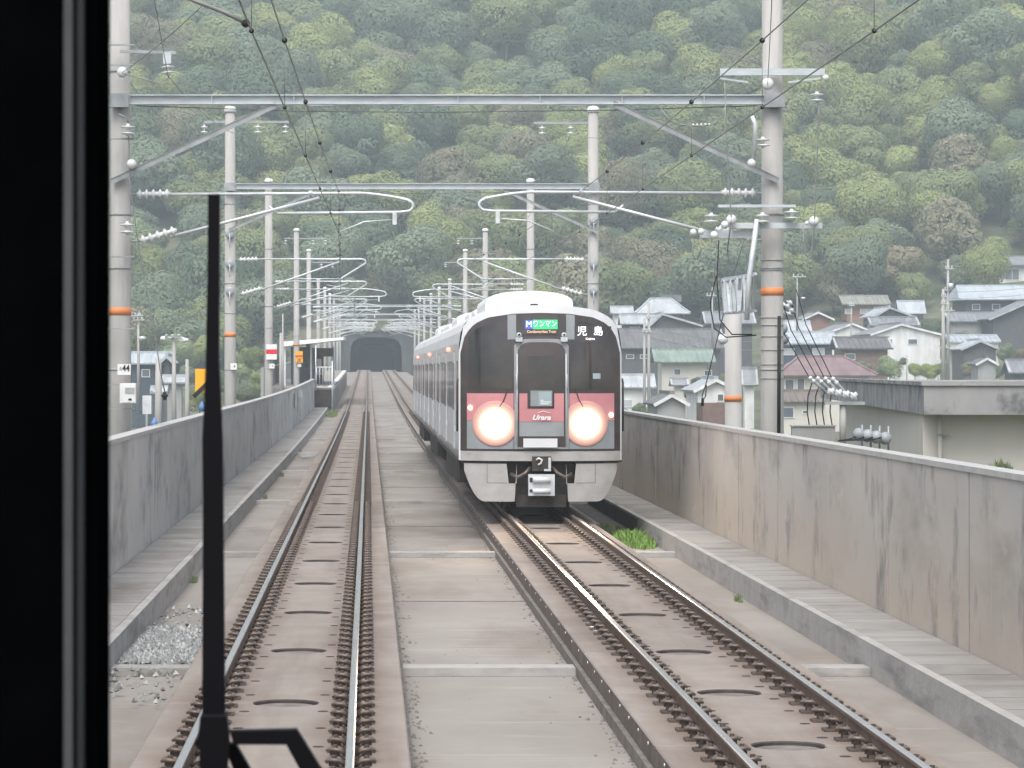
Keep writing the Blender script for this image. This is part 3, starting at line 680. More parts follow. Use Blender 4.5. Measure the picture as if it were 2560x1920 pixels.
wires(LEFTX, [-.11, .19, -.15, .15, -.15, .15, -.1, .1, -.1, .1, -.1, .1, 0], 'contact and messenger wires running over the empty left track')
wires(RIGHTX, [.35, .44, .1, -.1, .15, -.15, .1, -.1, .1, -.1, .1, -.1, 0], 'contact and messenger wires running over the oncoming train')
# feeders strung along the masts
def feeder(name, pts, label, r=.0065):
    out = []
    for a, b in zip(pts[:-1], pts[1:]):
        a, b = Vector(a), Vector(b); L = (b-a).length
        for i in range(8): u = i/8; out.append(a.lerp(b, u)-Vector((0,0,L*L*.00035*4*u*(1-u)*.6)))
    out.append(Vector(pts[-1])); return MB().tube(out, r, 5).build(name, M['wire'], label=label, cat='wire', group='feeder wires strung from mast to mast', base=pts[0])
feeder('feeder_wire', [P(506,14,40), P(306,181,53.4), (-4.95,97,9.75), (-4.8,186.5,9.9)], 'feeder wire slanting down to the insulator on the nearest left mast')
feeder('feeder_wire', [(-2.6,30,9.8), P(420,190,53.5), (-3.33,97,9.75), (-3.2,186.5,9.9)], 'feeder wire sagging above the left end of the nearest beam')
feeder('feeder_wire', [P(1930,-10,40), P(1919,210,53.4), (6.1,97,9.7), (6.0,186.5,9.9)], 'feeder wire dropping to the disc on the massive right mast')
pa = MB().tube([P(306,181,53.4), P(330,190,53.4), P(407,211,53.4), P(420,206,53.4)], .010, 5).build('jumper_cable', M['wire'], m1)
MB().ins(P(420,188,53.5), P(418,160,53.5), 2, .12, .03).build('insulator', M['porcelain'], m1)
MB().box(P(408,0,53.5).x, P(428,0,53.5).x, 53.45, 53.55, P(0,160,53.5).z, P(0,132,53.5).z).build('hanger', M['beam'], m1)
disc(m1, 306, 181, .09)
MB().bar(P(300,128,53.6), P(440,132,53.6), .05, .05).build('cross_arm', M['galvd'], m1)
# ================================================================== THE TRAIN
TY = 57.8; TX = RIGHTX
M['silver'] = mat('brushed stainless steel', (.50,.48,.465), (.60,.58,.565), noise=3, scale=(1,.3,3), rough=.45, metal=.35, spec=.5)
M['facewhite'] = mat('white front shell', (.66,.67,.69), (.58,.59,.6), noise=2, rough=.35, spec=.4)
M['skirt'] = mat('light grey skirt', (.42,.41,.40), (.33,.32,.305), noise=3, rough=.5)
M['blackface'] = mat('glossy black front', (.04,.034,.034), (.07,.055,.052), noise=1.5, rough=.2, spec=.5)  # brown patches in the black imitate glare and reflections
M['glass'] = mat('dark train glass', (.022,.021,.022), (.06,.05,.046), noise=1.2, rough=.07, spec=.6)
M['pink'] = mat('pink red band', (.56,.25,.265), (.49,.21,.225), noise=2, rough=.35)
M['frameg'] = mat('grey frame paint', (.24,.25,.26), (.31,.32,.33), noise=3, rough=.45)
M['roofwhite'] = mat('white roof unit', (.84,.85,.87), (.76,.77,.78), noise=2, rough=.4)
M['greyp'] = mat('grey door panel', (.22,.24,.25), (.28,.3,.31), noise=2, rough=.4)
M['under'] = mat('sooty underframe', (.03,.027,.025), (.065,.055,.05), noise=6, rough=.8)
M['lampglare'] = mat('headlight with painted glare', (.42,.22,.22), rough=.7, emis=(1,.82,.55), estr=60)
def glare_profile(m):                           # glow fading outward to amber, painting the glare around the lamp
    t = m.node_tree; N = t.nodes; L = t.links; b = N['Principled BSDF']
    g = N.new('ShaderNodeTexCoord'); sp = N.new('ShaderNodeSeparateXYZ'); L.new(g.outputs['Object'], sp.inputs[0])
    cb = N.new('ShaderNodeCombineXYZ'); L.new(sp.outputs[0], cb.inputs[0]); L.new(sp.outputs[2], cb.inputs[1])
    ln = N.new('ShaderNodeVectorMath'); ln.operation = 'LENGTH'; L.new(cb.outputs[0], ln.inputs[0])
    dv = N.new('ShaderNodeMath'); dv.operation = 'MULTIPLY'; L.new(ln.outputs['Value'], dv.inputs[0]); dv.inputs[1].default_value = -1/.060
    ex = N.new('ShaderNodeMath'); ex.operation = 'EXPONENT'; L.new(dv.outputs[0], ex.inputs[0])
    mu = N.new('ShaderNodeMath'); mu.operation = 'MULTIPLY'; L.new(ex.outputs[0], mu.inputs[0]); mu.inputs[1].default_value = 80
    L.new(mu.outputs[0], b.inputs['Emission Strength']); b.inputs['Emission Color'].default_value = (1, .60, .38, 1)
glare_profile(M['lampglare'])
M['lamps'] = mat('small lamp lens', (1,.8,.4), emis=(1,.66,.3), estr=5)
M['lampr'] = mat('red side lamp', (1,.1,.1), emis=(1,.12,.08), estr=4)
M['ledw'] = mat('white led', (.9,.9,.9), emis=(.92,.92,1), estr=.95)
M['ledg'] = mat('green led', (.03,.4,.15), emis=(.05,.5,.2), estr=.5)
M['ledb'] = mat('blue led', (.05,.1,.8), emis=(.08,.12,.9), estr=.7)
M['leda'] = mat('amber led', (.9,.5,.3), emis=(1,.6,.4), estr=.6)
ROOF = [(0,3.78),(.5,3.765),(.95,3.70),(1.2,3.60),(1.36,3.46),(1.435,3.30),(1.465,3.10),(1.475,2.9)]
def rooftop(x):
    x = abs(x)
    for (a, za), (b, zb) in zip(ROOF[:-1], ROOF[1:]):
        if x <= b: u = (x-a)/(b-a); return za+(zb-za)*u
    return 2.9
def fy(x, z):                                  # plan curve and rake of the front, in metres behind the nose
    return TY+.42*(abs(x)/1.475)**3.2+.16*max(0, (z-1.9)/1.9)**2
def patch(x0, x1, zb, ztop, off, th, nx=24, nz=16, mb=None):
    """curved panel following the front; zb / ztop are functions of x; off = how far proud of the shell"""
    mb = mb or MB(); vs = []
    for s in (0, 1):
        for i in range(nx+1):
            x = x0+(x1-x0)*i/nx; a, b = zb(x), ztop(x)
            for j in range(nz+1):
                z = a+(b-a)*j/nz; vs.append((TX+x, fy(x, z)-off+s*th, z))
    W_ = nz+1; Bk = (nx+1)*W_; fs = []
    for i in range(nx):
        for j in range(nz):
            a = i*W_+j; fs.append((a, a+W_, a+W_+1, a+1)); fs.append((Bk+a, Bk+a+1, Bk+a+W_+1, Bk+a+W_))
        a = i*W_; fs.append((a, Bk+a, Bk+a+W_, a+W_)); a = i*W_+nz; fs.append((a, a+W_, Bk+a+W_, Bk+a))
    for j in range(nz): fs.append((j, j+1, Bk+j+1, Bk+j)); a = nx*W_+j; fs.append((a, Bk+a, Bk+a+1, a+1))
    mb.add(vs, fs, False)
    for k in range(nx*nz*2+nx*2): pass
    return mb
T = empty('train', (TX, TY, 0), 'silver three carriage commuter train with black and pink front and glaring headlights', 'train')
c_ = lambda v: (lambda x: v)
# --- front shell
patch(-1.474, 1.474, c_(.98), rooftop, 0, .04, 36, 30).build('front_shell', M['facewhite'], T)
def masktop(x): return min(rooftop(x)-.145, 3.62) if abs(x) < 1.38 else rooftop(x)-.33
patch(-1.445, 1.445, lambda x: 1.15, lambda x: rooftop(x*1.005)-.14-.12*(abs(x)/1.445)**10, .012, .03, 40, 26).build('front_mask', M['blackface'], T)
# windscreens
patch(-1.30, -.53, c_(2.27), lambda x: rooftop(x*1.05)-.24, .018, .01, 14, 12).build('windscreen', M['glass'], T)
patch(.53, 1.30, c_(2.27), lambda x: rooftop(x*1.05)-.24, .018, .01, 14, 12).build('windscreen', M['glass'], T)
for a, b in ((-1.33,-.50), (.50,1.33)):
    patch(a, b, c_(1.70), c_(2.19), .02, .012, 12, 6).build('pink_panel', M['pink'], T)
    patch(a, b, c_(1.19), c_(1.695), .02, .012, 12, 6).build('grey_panel', M['greyp'], T)
# gangway door
patch(-.49, .49, c_(1.19), lambda x: 3.17-.12*(abs(x)/.49)**6, .05, .06, 16, 10).build('door_frame', M['frameg'], T)
door = patch(-.425, .425, c_(1.23), lambda x: 3.11-.14*(abs(x)/.425)**6, .06, .05, 16, 10).build('gangway_door', M['blackface'], T)
patch(-.40, .40, c_(1.68), c_(2.19), .066, .01, 6, 4).build('pink_panel', M['pink'], door)
patch(-.40, .40, c_(1.42), c_(1.675), .066, .01, 6, 3).build('grey_panel', M['greyp'], door)
patch(-.255, .225, c_(1.92), lambda x: 2.86, .074, .01, 8, 6).build('door_window', M['glass'], door)
pl = patch(-.20, .19, c_(1.96), c_(2.24), .081, .006, 4, 3).build('window_sign', M['greyp'], door)
M['plate2'] = mat('blue grey plate', (.30,.38,.40), (.34,.42,.44), noise=3, rough=.5)
patch(-.05, .17, c_(1.975), c_(2.22), .085, .004, 4, 3).build('sign_face', M['plate2'], pl)
for i, (L_, zz) in enumerate(((.05,2.06),(.19,2.03),(.15,1.995))): patch(-.02, -.02+L_, c_(zz), c_(zz+.014), .088, .003, 2, 1).build('sign_line', M['white'], pl)
rg = MB()
rg.tube([(TX-.11+.045*math.cos(t*.7), TY-.09+.02, 2.035+.05*math.sin(t*.7)) for t in range(10)], .006, 4); rg.build('sign_ring', M['galv'], pl)
patch(-.33, .28, c_(1.22), c_(1.38), .13, .07, 8, 3).build('step_plate', M['facewhite'], T)
for s in (-1, 1):
    patch(s*.505-.055 if s > 0 else s*.505-.10, s*.505+.10 if s > 0 else s*.505+.055, c_(3.16), lambda x: rooftop(x)-.155, .02, .02, 4, 6).build('pillar', M['greyp'], T)
    hb = MB(); X = TX+s*.45; yy = TY-.075
    hb.tube([(X,yy,2.52),(X,yy-.04,2.50),(X,yy-.04,2.30),(X,yy,2.28)], .011, 5); hb.build('grab_rail', M['galv'], T)
    lamp = MB().ball((TX+s*.405, TY-.03, 3.235), .05, 12).box(TX+s*.405-.06, TX+s*.405+.06, TY-.06, TY+.05, 3.12, 3.20).build('marker_lamp', M['galv'], T)
    MB().ball((TX+s*.405, TY-.072, 3.245), .022, 8).build('lens', M['under'], lamp)
    # side bars of the door
    MB().tube([(TX+s*.44, TY-.075, 1.25), (TX+s*.44, TY-.06, 2.9)], .010, 6).build('door_bar', M['galv'], T)
    # wiper on the windscreen
    MB().tube([(TX+s*.62, fy(.62,2.25)-.04, 2.24), (TX+s*.68, fy(.7,2.5)-.05, 2.06), (TX+s*.75, fy(.75,2.25)-.045, 1.95)], .009, 4).build('wiper', M['under'], T)
M['lampglow'] = mat('headlight reflector', (.95,.93,.9), (.9,.88,.85), noise=3, rough=.3)
for s, cx in ((-1,-.83), (1,.80)):
    yy = fy(cx, 1.64)
    def lamp_disc(r0, off, bulge):                # a disc that follows the curve of the front
        vs = [(TX+cx, yy-off-bulge, 1.645)]; rings = 12; seg = 40
        for q in range(1, rings+1):
            r = r0*q/rings
            for k_ in range(seg):
                a_ = 2*math.pi*k_/seg; x_ = cx+r*math.cos(a_); z_ = 1.645+r*math.sin(a_); vs.append((TX+x_, fy(x_, z_)-off-bulge*(1-(q/rings)**2), z_))
        fs = [(0, 1+(k_+1) % seg, 1+k_) for k_ in range(seg)]
        for q in range(rings-1): fs += [(1+q*seg+k_, 1+q*seg+(k_+1) % seg, 1+(q+1)*seg+(k_+1) % seg, 1+(q+1)*seg+k_) for k_ in range(seg)]
        n0 = len(vs); vs += [(TX+cx+r0*math.cos(2*math.pi*k_/seg), fy(cx+r0*math.cos(2*math.pi*k_/seg), 1.645)+.02, 1.645+r0*math.sin(2*math.pi*k_/seg)) for k_ in range(seg)]
        fs += [(n0-seg+k_, n0-seg+(k_+1) % seg, n0+(k_+1) % seg, n0+k_) for k_ in range(seg)]
        return MB().add(vs, fs, True)
    h = lamp_disc(.30, .022, .0).build('headlight', M['greyp'], T)
    obj('lens', lamp_disc(.41, .034, .02).mesh(M['lampglare'], (TX+cx, yy-.05, 1.645), 'lens'), h, (TX+cx, yy-.05, 1.645))  # disc wider than the lamp, carrying its glare as painted glow
    sl = bpy.data.lights.new('headlight_beam', 'SPOT'); sl.energy = 260; sl.color = (1,.74,.5); sl.spot_size = math.radians(80); sl.spot_blend = 1; sl.shadow_soft_size = .15
    slo = bpy.data.objects.new('headlight_beam', sl); C.objects.link(slo); slo.location = (TX+cx, yy-.42, 1.6); slo.rotation_euler = Vector((0, 1, .16)).to_track_quat('Z', 'Y').to_euler()
    MB().ball((TX+s*1.27, fy(1.27,2)-.02, 1.93 if s < 0 else 1.80), .045, 10).build('marker_light', M['lamps'], T)
    MB().tube([(TX+s*1.49, TY+.5, 2.45), (TX+s*1.50, TY+.45, 2.38), (TX+s*1.50, TY+.45, 1.5)], .02, 5).build('side_rail', M['under'], T)
# sill step and skirts
patch(-1.44, 1.44, c_(.975), c_(1.135), .055, .2, 36, 2).build('front_sill', M['skirt'], T)
patch(-1.42, -.62, c_(.93), c_(.965), .0, .2, 10, 1).build('sill_gap', M['under'], T); patch(.62, 1.42, c_(.93), c_(.965), .0, .2, 10, 1).build('sill_gap', M['under'], T)
def skirt(s):
    def zb(x):
        ax = abs(x)
        if ax < .45: return .92
        if ax > 1.02: return .245+ .62*((ax-1.02)/.38)**2.0
        return .245
    x0, x1 = (-1.38, -.445) if s < 0 else (.445, 1.38)
    mb = patch(x0, x1, zb, lambda x: .925 if abs(x) > .60 else .57, .02, .05, 26, 6)
    return mb.build('skirt', M['skirt'], T)
for s in (-1, 1):
    sk = skirt(s)
    for a, b, z0, z1 in ((.97,.977,.58,.92), (.62,.977,.575,.582)):
        patch(min(s*a,s*b), max(s*a,s*b), c_(z0), c_(z1), .023, .004, 3, 2).build('panel_seam', M['under'], sk)
# coupler bay
bay = MB(); bay.box(TX-.60, TX+.60, TY+.22, TY+.6, .25, .97); bay.build('coupler_bay', M['under'], T)
cp = MB(); cp.box(TX-.17, TX+.17, TY-.16, TY+.25, .80, 1.06); cp.build('coupler', M['under'], T)
k = bpy.data.objects['coupler']
MB().tube([(TX-.10,TY-.18,1.0),(TX-.06,TY-.20,1.03),(TX+.0,TY-.20,1.0),(TX-.02,TY-.20,.94),(TX-.07,TY-.19,.91)], .018, 6).build('air_hose', M['white'], k)
MB().box(TX+.115, TX+.16, TY-.19, TY-.15, .84, 1.04).box(TX+.04, TX+.16, TY-.19, TY-.151, .80, .835).build('coupler_lip', M['galv'], k)
el = MB(); el.box(TX-.24, TX+.23, TY-.16, TY+.02, .355, .74); e = el.build('electric_coupler', M['galv'], T)
MB().rev((TX-.16,TY-.19,.64),(TX+.15,TY-.19,.64), [(0,.001),(0,.055),(.31,.055),(.31,.001)], 14).build('roller', M['facewhite'], e)
MB().rev((TX-.16,TY-.19,.44),(TX+.15,TY-.19,.44), [(0,.001),(0,.045),(.31,.045),(.31,.001)], 14).build('roller', M['facewhite'], e)
MB().box(TX-.22, TX-.17, TY-.175, TY-.161, .60, .68).box(TX-.22, TX-.17, TY-.175, TY-.161, .42, .47).build('catch', M['under'], e)
MB().tube([(TX-.55,TY+.1,.74),(TX-.42,TY-.0,.68),(TX-.28,TY-.0,.76),(TX-.2,TY+.05,.86)], .035, 6).build('hose', M['clipmetal'], T)
MB().tube([(TX+.55,TY+.1,.74),(TX+.42,TY-.0,.68),(TX+.28,TY-.0,.76),(TX+.2,TY+.05,.86)], .035, 6).build('hose', M['clipmetal'], T)
MB().box(TX-.45, TX+.45, TY+.1, TY+.2, .14, .36).build('snow_plough', M['under'], T)
# destination displays
def fpt(x, z, off): return (TX+x, fy(x, z)-off, z)
dp = patch(-.335, .30, c_(3.25), c_(3.60), .03, .02, 6, 2).build('display', M['glass'], T)
patch(-.285, -.155, c_(3.355), c_(3.505), .034, .004, 2, 1).build('blue_square', M['ledb'], dp)
patch(-.15, .295, c_(3.345), c_(3.515), .034, .004, 4, 1).build('green_field', M['ledg'], dp)
text('M', .155, fpt(-.22, 3.43, .042), M['ledw'], dp, bold=.0); text('ワンマン', .135, fpt(.065, 3.435, .042), M['ledw'], dp, sx=.80)
text('Conductorless Train', .066, fpt(.005, 3.30, .036), M['leda'], dp, sx=.95)
d2 = patch(.60, 1.28, c_(3.10), c_(3.40), .026, .008, 8, 2).build('display', M['glass'], T)
text('児', .185, (TX+.735, fy(.8,3.3)-.075, 3.30), M['ledw'], d2); text('島', .185, (TX+1.03, fy(1.03,3.3)-.075, 3.30), M['ledw'], d2)
text('Kojima', .058, (TX+.885, fy(.9,3.2)-.06, 3.172), M['ledw'], d2)
text('Urara', .125, (TX-.01, TY-.10, 1.755), M['white'], T, shear=.35, bold=.004, sx=1.12)
MB().tube([(TX-.08,TY-.095,1.835),(TX-.02,TY-.095,1.858),(TX+.03,TY-.095,1.875),(TX+.08,TY-.095,1.858),(TX+.16,TY-.095,1.838)], .005, 4).build('swoosh', M['white'], T)
patch(.93, 1.07, c_(2.45), c_(2.55), .03, .006, 2, 1).build('window_sticker', M['plate2'], T)
# --- carriages
def section(inset=0):
    pts = [(-1.40,.93),(-1.475,1.15),(-1.475,2.9)]+[(-x, z) for x, z in reversed(ROOF[:-1])]
    pts += [(x, z) for x, z in ROOF[1:-1]]+[(1.475,2.9),(1.475,1.15),(1.40,.93)]
    return pts
def carriage(y0, y1, first, label):
    base = zt((y0+y1)/2); S = section(); n = len(S); mb = MB(); vs = []
    rows = ([0]+[1, 2]) if True else []
    for k, y in enumerate((y0, y0+.5, y1)):
        for x, z in S:
            yy = fy(x, z)+.02 if (first and k == 0) else y
            vs.append((TX+x, yy, z+(0 if first and k == 0 else zt(y)*1.0)))
    fs = [(k*n+i, k*n+(i+1)%n, (k+1)*n+(i+1)%n, (k+1)*n+i) for k in range(2) for i in range(n)]
    if not first: fs.append(tuple(range(n)))
    fs.append(tuple(reversed(range(2*n, 3*n))))
    mb.add(vs, fs)
    for q in range(len(mb.f)):
        i = q % n
        if q < 2*n and 3 <= i < n-4: mb.m[-len(fs)+q] = 1
    car = mb.build('carriage', [M['silver'], M['roofw']], T)
    if label: car['label'] = label
    for s in (-1, 1):
        X = TX+s*1.475
        def bx(a, b, z0, z1, m, nm, o=.006, par=car):
            g = (zt(a)+zt(b))/2
            return MB().box(min(X, X+s*o), max(X, X+s*o), a, b, z0+g, z1+g).build(nm, m, par)
        L = y1-y0
        for j, c0 in enumerate((3.6, 9.9, 16.2)):
            a = y0+c0-.65
            bx(a-.05, a+1.35, 2.0, 2.98, M['pink'], 'door_surround', .004)
            bx(a, a+.64, 1.12, 2.95, M['galv'], 'door', .010); bx(a+.66, a+1.3, 1.12, 2.95, M['galv'], 'door', .010)
            bx(a+.12, a+.54, 1.85, 2.75, M['glass'], 'door_glass', .014); bx(a+.76, a+1.18, 1.85, 2.75, M['glass'], 'door_glass', .014)
        for a, b in ((.9,2.5),(4.8,6.3),(6.5,8.6),(11.1,12.7),(12.9,14.9),(17.5,19.0)):
            if first and a < 1: a, b = 1.1, 1.7
            bx(y0+a, y0+b, 1.88, 2.78, M['glass'], 'window', .008)
        bx(y0+.5, y1-.1, 1.70, 1.80, M['facewhite'], 'side_stripe', .003) if False else None
        for j in range(3): bx(y0+2.75+6.3*j, y0+2.95+6.3*j, 1.46, 1.56, M['white'], 'door_mark', .012)
        if s < 0: MB().ball((X-.03, y0+6.7, 3.02+base), .045, 8).build('side_lamp', M['lampr'], car)
        bx(y0+.6, y1-.2, .935, 1.0, M['under'], 'side_sill', .01)
    return car
M['roofw'] = mat('pale grey roof', (.62,.63,.64), (.52,.53,.53), noise=2, rough=.5)
cars = [(TY+.02, TY+19.6, True, None), (TY+20.1, TY+39.6, False, None), (TY+40.1, TY+59.6, False, None)]
for y0, y1, f, lb in cars:
    car = carriage(y0, y1, f, lb)
    for cy in (y0+2.9, y1-2.9):                # bogies
        g = zt(cy)
        bg_ = MB(); 
        for s in (-1, 1): bg_.box(TX+s*.98-.06, TX+s*.98+.06, cy-1.5, cy+1.5, .38+g, .62+g).box(TX+s*.98-.1, TX+s*.98+.1, cy-1.2, cy-.85, .25+g, .55+g).box(TX+s*.98-.1, TX+s*.98+.1, cy+.85, cy+1.2, .25+g, .55+g)
        bg_.box(TX-.9, TX+.9, cy-.2, cy+.2, .35+g, .8+g)
        bo = bg_.build('bogie', M['under'], T)
        for yy in (cy-1.05, cy+1.05):
            MB().cyl((TX-.60,yy,.43+g), (TX-.50,yy,.43+g), .43, .43, 20).cyl((TX+.50,yy,.43+g), (TX+.60,yy,.43+g), .43, .43, 20).cyl((TX-.5,yy,.43+g), (TX+.5,yy,.43+g), .08, .08, 8).build('wheelset', M['railside'], bo)
    y = y0+5.2; i = 0
    while y < y1-5.4:                          # equipment boxes
        L = random.choice((1.1, 1.6, 2.1)); g = zt(y)
        MB().box(TX-1.33, TX-.2, y, y+L, .30+random.random()*.12+g, .93+g).build('equipment_box', M['under'], T)
        MB().box(TX+.2, TX+1.33, y, y+L, .33+g, .93+g).build('equipment_box', M['under'], T); y += L+.25
    MB().box(TX-1.2, TX+1.2, y0+1, y1-.3, .86+zt(y0), .945+zt(y0)).build('underframe', M['under'], T)
for y in (TY+19.6, TY+39.6): MB().box(TX-1.1, TX+1.1, y-.02, y+.55, .9+zt(y), 3.55+zt(y)).build('gangway_bellows', M['under'], T)
def hump(a, b, w_, h, name):
    n = 14; mb = MB(); vs = []
    prof = [(-w_, 3.62)]+[(-w_*math.cos(math.pi*(i+.0)/n)*1.0, 3.78+h*.33+h*.67*math.sin(math.pi*i/n)**.75) for i in range(n+1)]+[(w_, 3.62)]
    m = len(prof)
    for y in (a, b):
        for x, z in prof: vs.append((TX+x, y, z+zt(y)))
    mb.add(vs, [tuple(range(m)), tuple(reversed(range(m, 2*m)))]+[(i, m+i, m+(i+1)%m, (i+1)%m) for i in range(m)])
    return mb.build(name, M['roofwhite'], T)
hump(62.2, 67.2, .845, .36, 'roof_unit'); MB().box(TX+.02, TX+.17, 62.16, 62.2, 3.86, 3.89).build('vent', M['under'], T)
hump(68.7, 71.0, .84, .22, 'roof_unit'); hump(72.4, 76, .84, .2, 'roof_unit'); hump(82, 87.5, .845, .33, 'roof_unit'); hump(90, 101, .84, .2, 'roof_unit'); hump(104, 109, .845, .33, 'roof_unit')
# ================================================================== GROUND, HILL, TUNNEL
def sm(a, b, v): t = min(1, max(0, (v-a)/(b-a))); return t*t*(3-2*t)
from mathutils import noise as _n
BP = [(-40,-7),(150,-6.5),(300,-4),(350,-3),(400,-.6),(450,3.2),(485,6.5)]
def ground(x, d):
    if d <= 485:
        for (a, za), (b, zb) in zip(BP[:-1], BP[1:]):
            if d <= b: z = za+(zb-za)*(d-a)/(b-a); break
    else: z = 6.5+.355*(d-485)+9*_n.noise(Vector((x*.018, d*.018, 0)))*sm(485, 560, d)+4*_n.noise(Vector((x*.05, d*.05, 3)))*sm(485, 540, d)
    if x > 20: z += min(12, (x-20)*.09)*sm(380, 470, d)
    if x < -14: z -= min(4, (-14-x)*.12)*sm(330, 420, d)*(1-sm(470, 520, d))
    if d < 490.2:
        k = 1-sm(7, 15, abs(x-1.2)); lim = zt(max(d, 0))-1.1
        if z > lim: z = z*(1-k)+lim*k
    return z
xs = [-135+5*i for i in range(26)]+[-6, -2.9, 5.3, 9]+[14+6*i for i in range(33)]
ds = [-25]+[0+30*i for i in range(13)]+[370+10*i for i in range(12)]+[488.5, 490, 490.6]+[494+7*i for i in range(45)]
mb = MB(); vs = [(x, d, ground(x, d)) for d in ds for x in xs]; nx = len(xs); fs = []
for j in range(len(ds)-1):
    for i in range(nx-1):
        if xs[i] >= -3 and xs[i+1] <= 5.4 and ds[j] >= 490 and ds[j+1] <= 490.7: continue
        a = j*nx+i; fs.append((a, a+1, a+nx+1, a+nx))
mb.add(vs, fs, True)
M['soil'] = mat('scrub ground', (.10,.105,.06), (.17,.16,.11), noise=.25, c3=(.06,.08,.04), n3=(.1,.1,.1), lo3=.45, hi3=.6)
mb.build('ground', M['soil'], kind='structure', base=(0,0,0))
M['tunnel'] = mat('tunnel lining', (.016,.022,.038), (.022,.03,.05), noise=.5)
Z = zt(490)
prof = [(-2.70,Z-.46),(-2.74,Z+1.6),(-2.62,Z+3.3),(-2.25,Z+4.15),(-1.5,Z+4.6),(0,Z+4.82),(2.4,Z+4.82),(3.9,Z+4.6),(4.65,Z+4.15),(5.02,Z+3.3),(5.14,Z+1.6),(5.10,Z-.46)]
prof = [(x-.05, z) for x, z in prof]
tn = empty('tunnel_portal', (1.2, 489, Z), 'dark double track tunnel mouth at the foot of the hill', 'tunnel')
outer = [(-6,Z-1.5),(-6,Z+4.4),(-3.6,Z+5.7),(6.0,Z+5.7),(8.4,Z+4.4),(8.4,Z-1.5)]
tb = MB(); vs = []; n = len(prof)
for y in (489, 640):
    for x, z in prof: vs.append((x, y, z))
tb.add(vs, [(i, i+1, n+i+1, n+i) for i in range(n-1)]+[tuple(range(n, 2*n)), (0, n, 2*n-1, n-1)])
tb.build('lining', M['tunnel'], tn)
pw_ = MB(); half = n//2
def ring(y):
    left = [outer[0], outer[1], outer[2]]; out = []
    L_ = [prof[i] for i in range(half)]; R_ = [prof[i] for i in range(half, n)]
    cx_ = prof[half-1][0]
    return [(x, y, z) for x, z in (outer[:3]+[(cx_, Z+5.7)]+list(reversed(L_)))], [(x, y, z) for x, z in ([(cx_, Z+5.7)]+outer[3:]+list(reversed(R_))+[prof[half-1]])]
for y0, y1 in ((488.6, 489.4),):
    for g in (0, 1):
        a, b = ring(y0)[g], ring(y1)[g]; m = len(a)
        pw_.add(a+b, [tuple(range(m)), tuple(reversed(range(m, 2*m)))]+[(i, m+i, m+(i+1)%m, (i+1)%m) for i in range(m)])
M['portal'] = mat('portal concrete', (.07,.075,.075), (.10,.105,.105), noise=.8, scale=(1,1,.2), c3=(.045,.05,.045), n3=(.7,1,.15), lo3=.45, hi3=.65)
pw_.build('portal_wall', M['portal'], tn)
MB().box(-3.8, 6.2, 488.3, 489.5, Z+5.71, Z+6.0).build('portal_coping', M['portal'], tn)
# ------------------------------------------------------------------ trees
def crown(n, R, H, seed, leaf=.62, lobes=9):
    r = np.random.default_rng(seed); cs = [(0, 0, H*.62, R*.72)]
    for i in range(lobes):
        a = r.uniform(0, 6.28); q = R*r.uniform(.25, .62); z = H*r.uniform(.40, .86); cs.append((q*math.cos(a), q*math.sin(a), z, R*r.uniform(.2, .52)))
    cs = np.array(cs); w_ = cs[:,3]**2; w_ /= w_.sum(); k = r.choice(len(cs), n, p=w_)
    u = r.normal(size=(n, 3)); u[:,2] += .35; u /= np.linalg.norm(u, axis=1)[:,None]
    rad = cs[k,3]*(r.uniform(.86, 1.04, n)); c = cs[k,:3]+u*rad[:,None]*np.array([1,1,.85])
    nrm = u+r.normal(size=(n, 3))*.13; nrm /= np.linalg.norm(nrm, axis=1)[:,None]
    t = np.cross(nrm, r.normal(size=(n, 3))); t /= np.linalg.norm(t, axis=1)[:,None]; b = np.cross(nrm, t)
    s = leaf*r.uniform(.55, 1.15, n)[:,None]*.5
    V = np.stack([c-t*s-b*s*.7, c+t*s*.9-b*s, c+t*s+b*s*.8, c-t*s*.8+b*s], 1).reshape(-1, 3)
    return V
def tree_mesh(n, R, H, seed, leaf):
    V = crown(n, R, H, seed, leaf); F_ = np.arange(len(V)).reshape(-1, 4)
    return V, F_
M['bark'] = mat('bark', (.09,.075,.06), (.14,.12,.1), noise=3)
def leafmat(name, a, b, tr=.12):
    m = mat(name, a, b, rough=.75, noise=.9, lo=.3, hi=.7, obrand=.12, spec=.15, c3=tuple(v*.75 for v in a), n3=(.12,.12,.12), lo3=.5, hi3=.7)
    t = m.node_tree; b_ = t.nodes['Principled BSDF']; tl = t.nodes.new('ShaderNodeBsdfTranslucent'); mx = t.nodes.new('ShaderNodeMixShader'); mx.inputs[0].default_value = .38
    t.links.new(b_.inputs['Base Color'].links[0].from_socket, tl.inputs['Color']); t.links.new(b_.outputs[0], mx.inputs[1]); t.links.new(tl.outputs[0], mx.inputs[2])
    t.links.new(mx.outputs[0], t.nodes['Material Output'].inputs['Surface']); return m
LM = [leafmat('olive leaves', (.22,.265,.12), (.31,.35,.17)), leafmat('grey green leaves', (.19,.24,.155), (.26,.305,.205)), leafmat('deep green leaves', (.13,.18,.115), (.185,.235,.145)),
      leafmat('yellow green leaves', (.31,.355,.14), (.40,.435,.19)), leafmat('brownish leaves', (.26,.245,.155), (.33,.305,.20)), leafmat('rust tinted leaves', (.34,.28,.17), (.32,.30,.19)), leafmat('bamboo leaves', (.29,.36,.19), (.37,.43,.24))]
LN = ['olive green', 'grey green', 'deep green', 'yellow green', 'brownish', 'rust tinted', 'pale bamboo green']
VAR = []; TM = []; TK = []
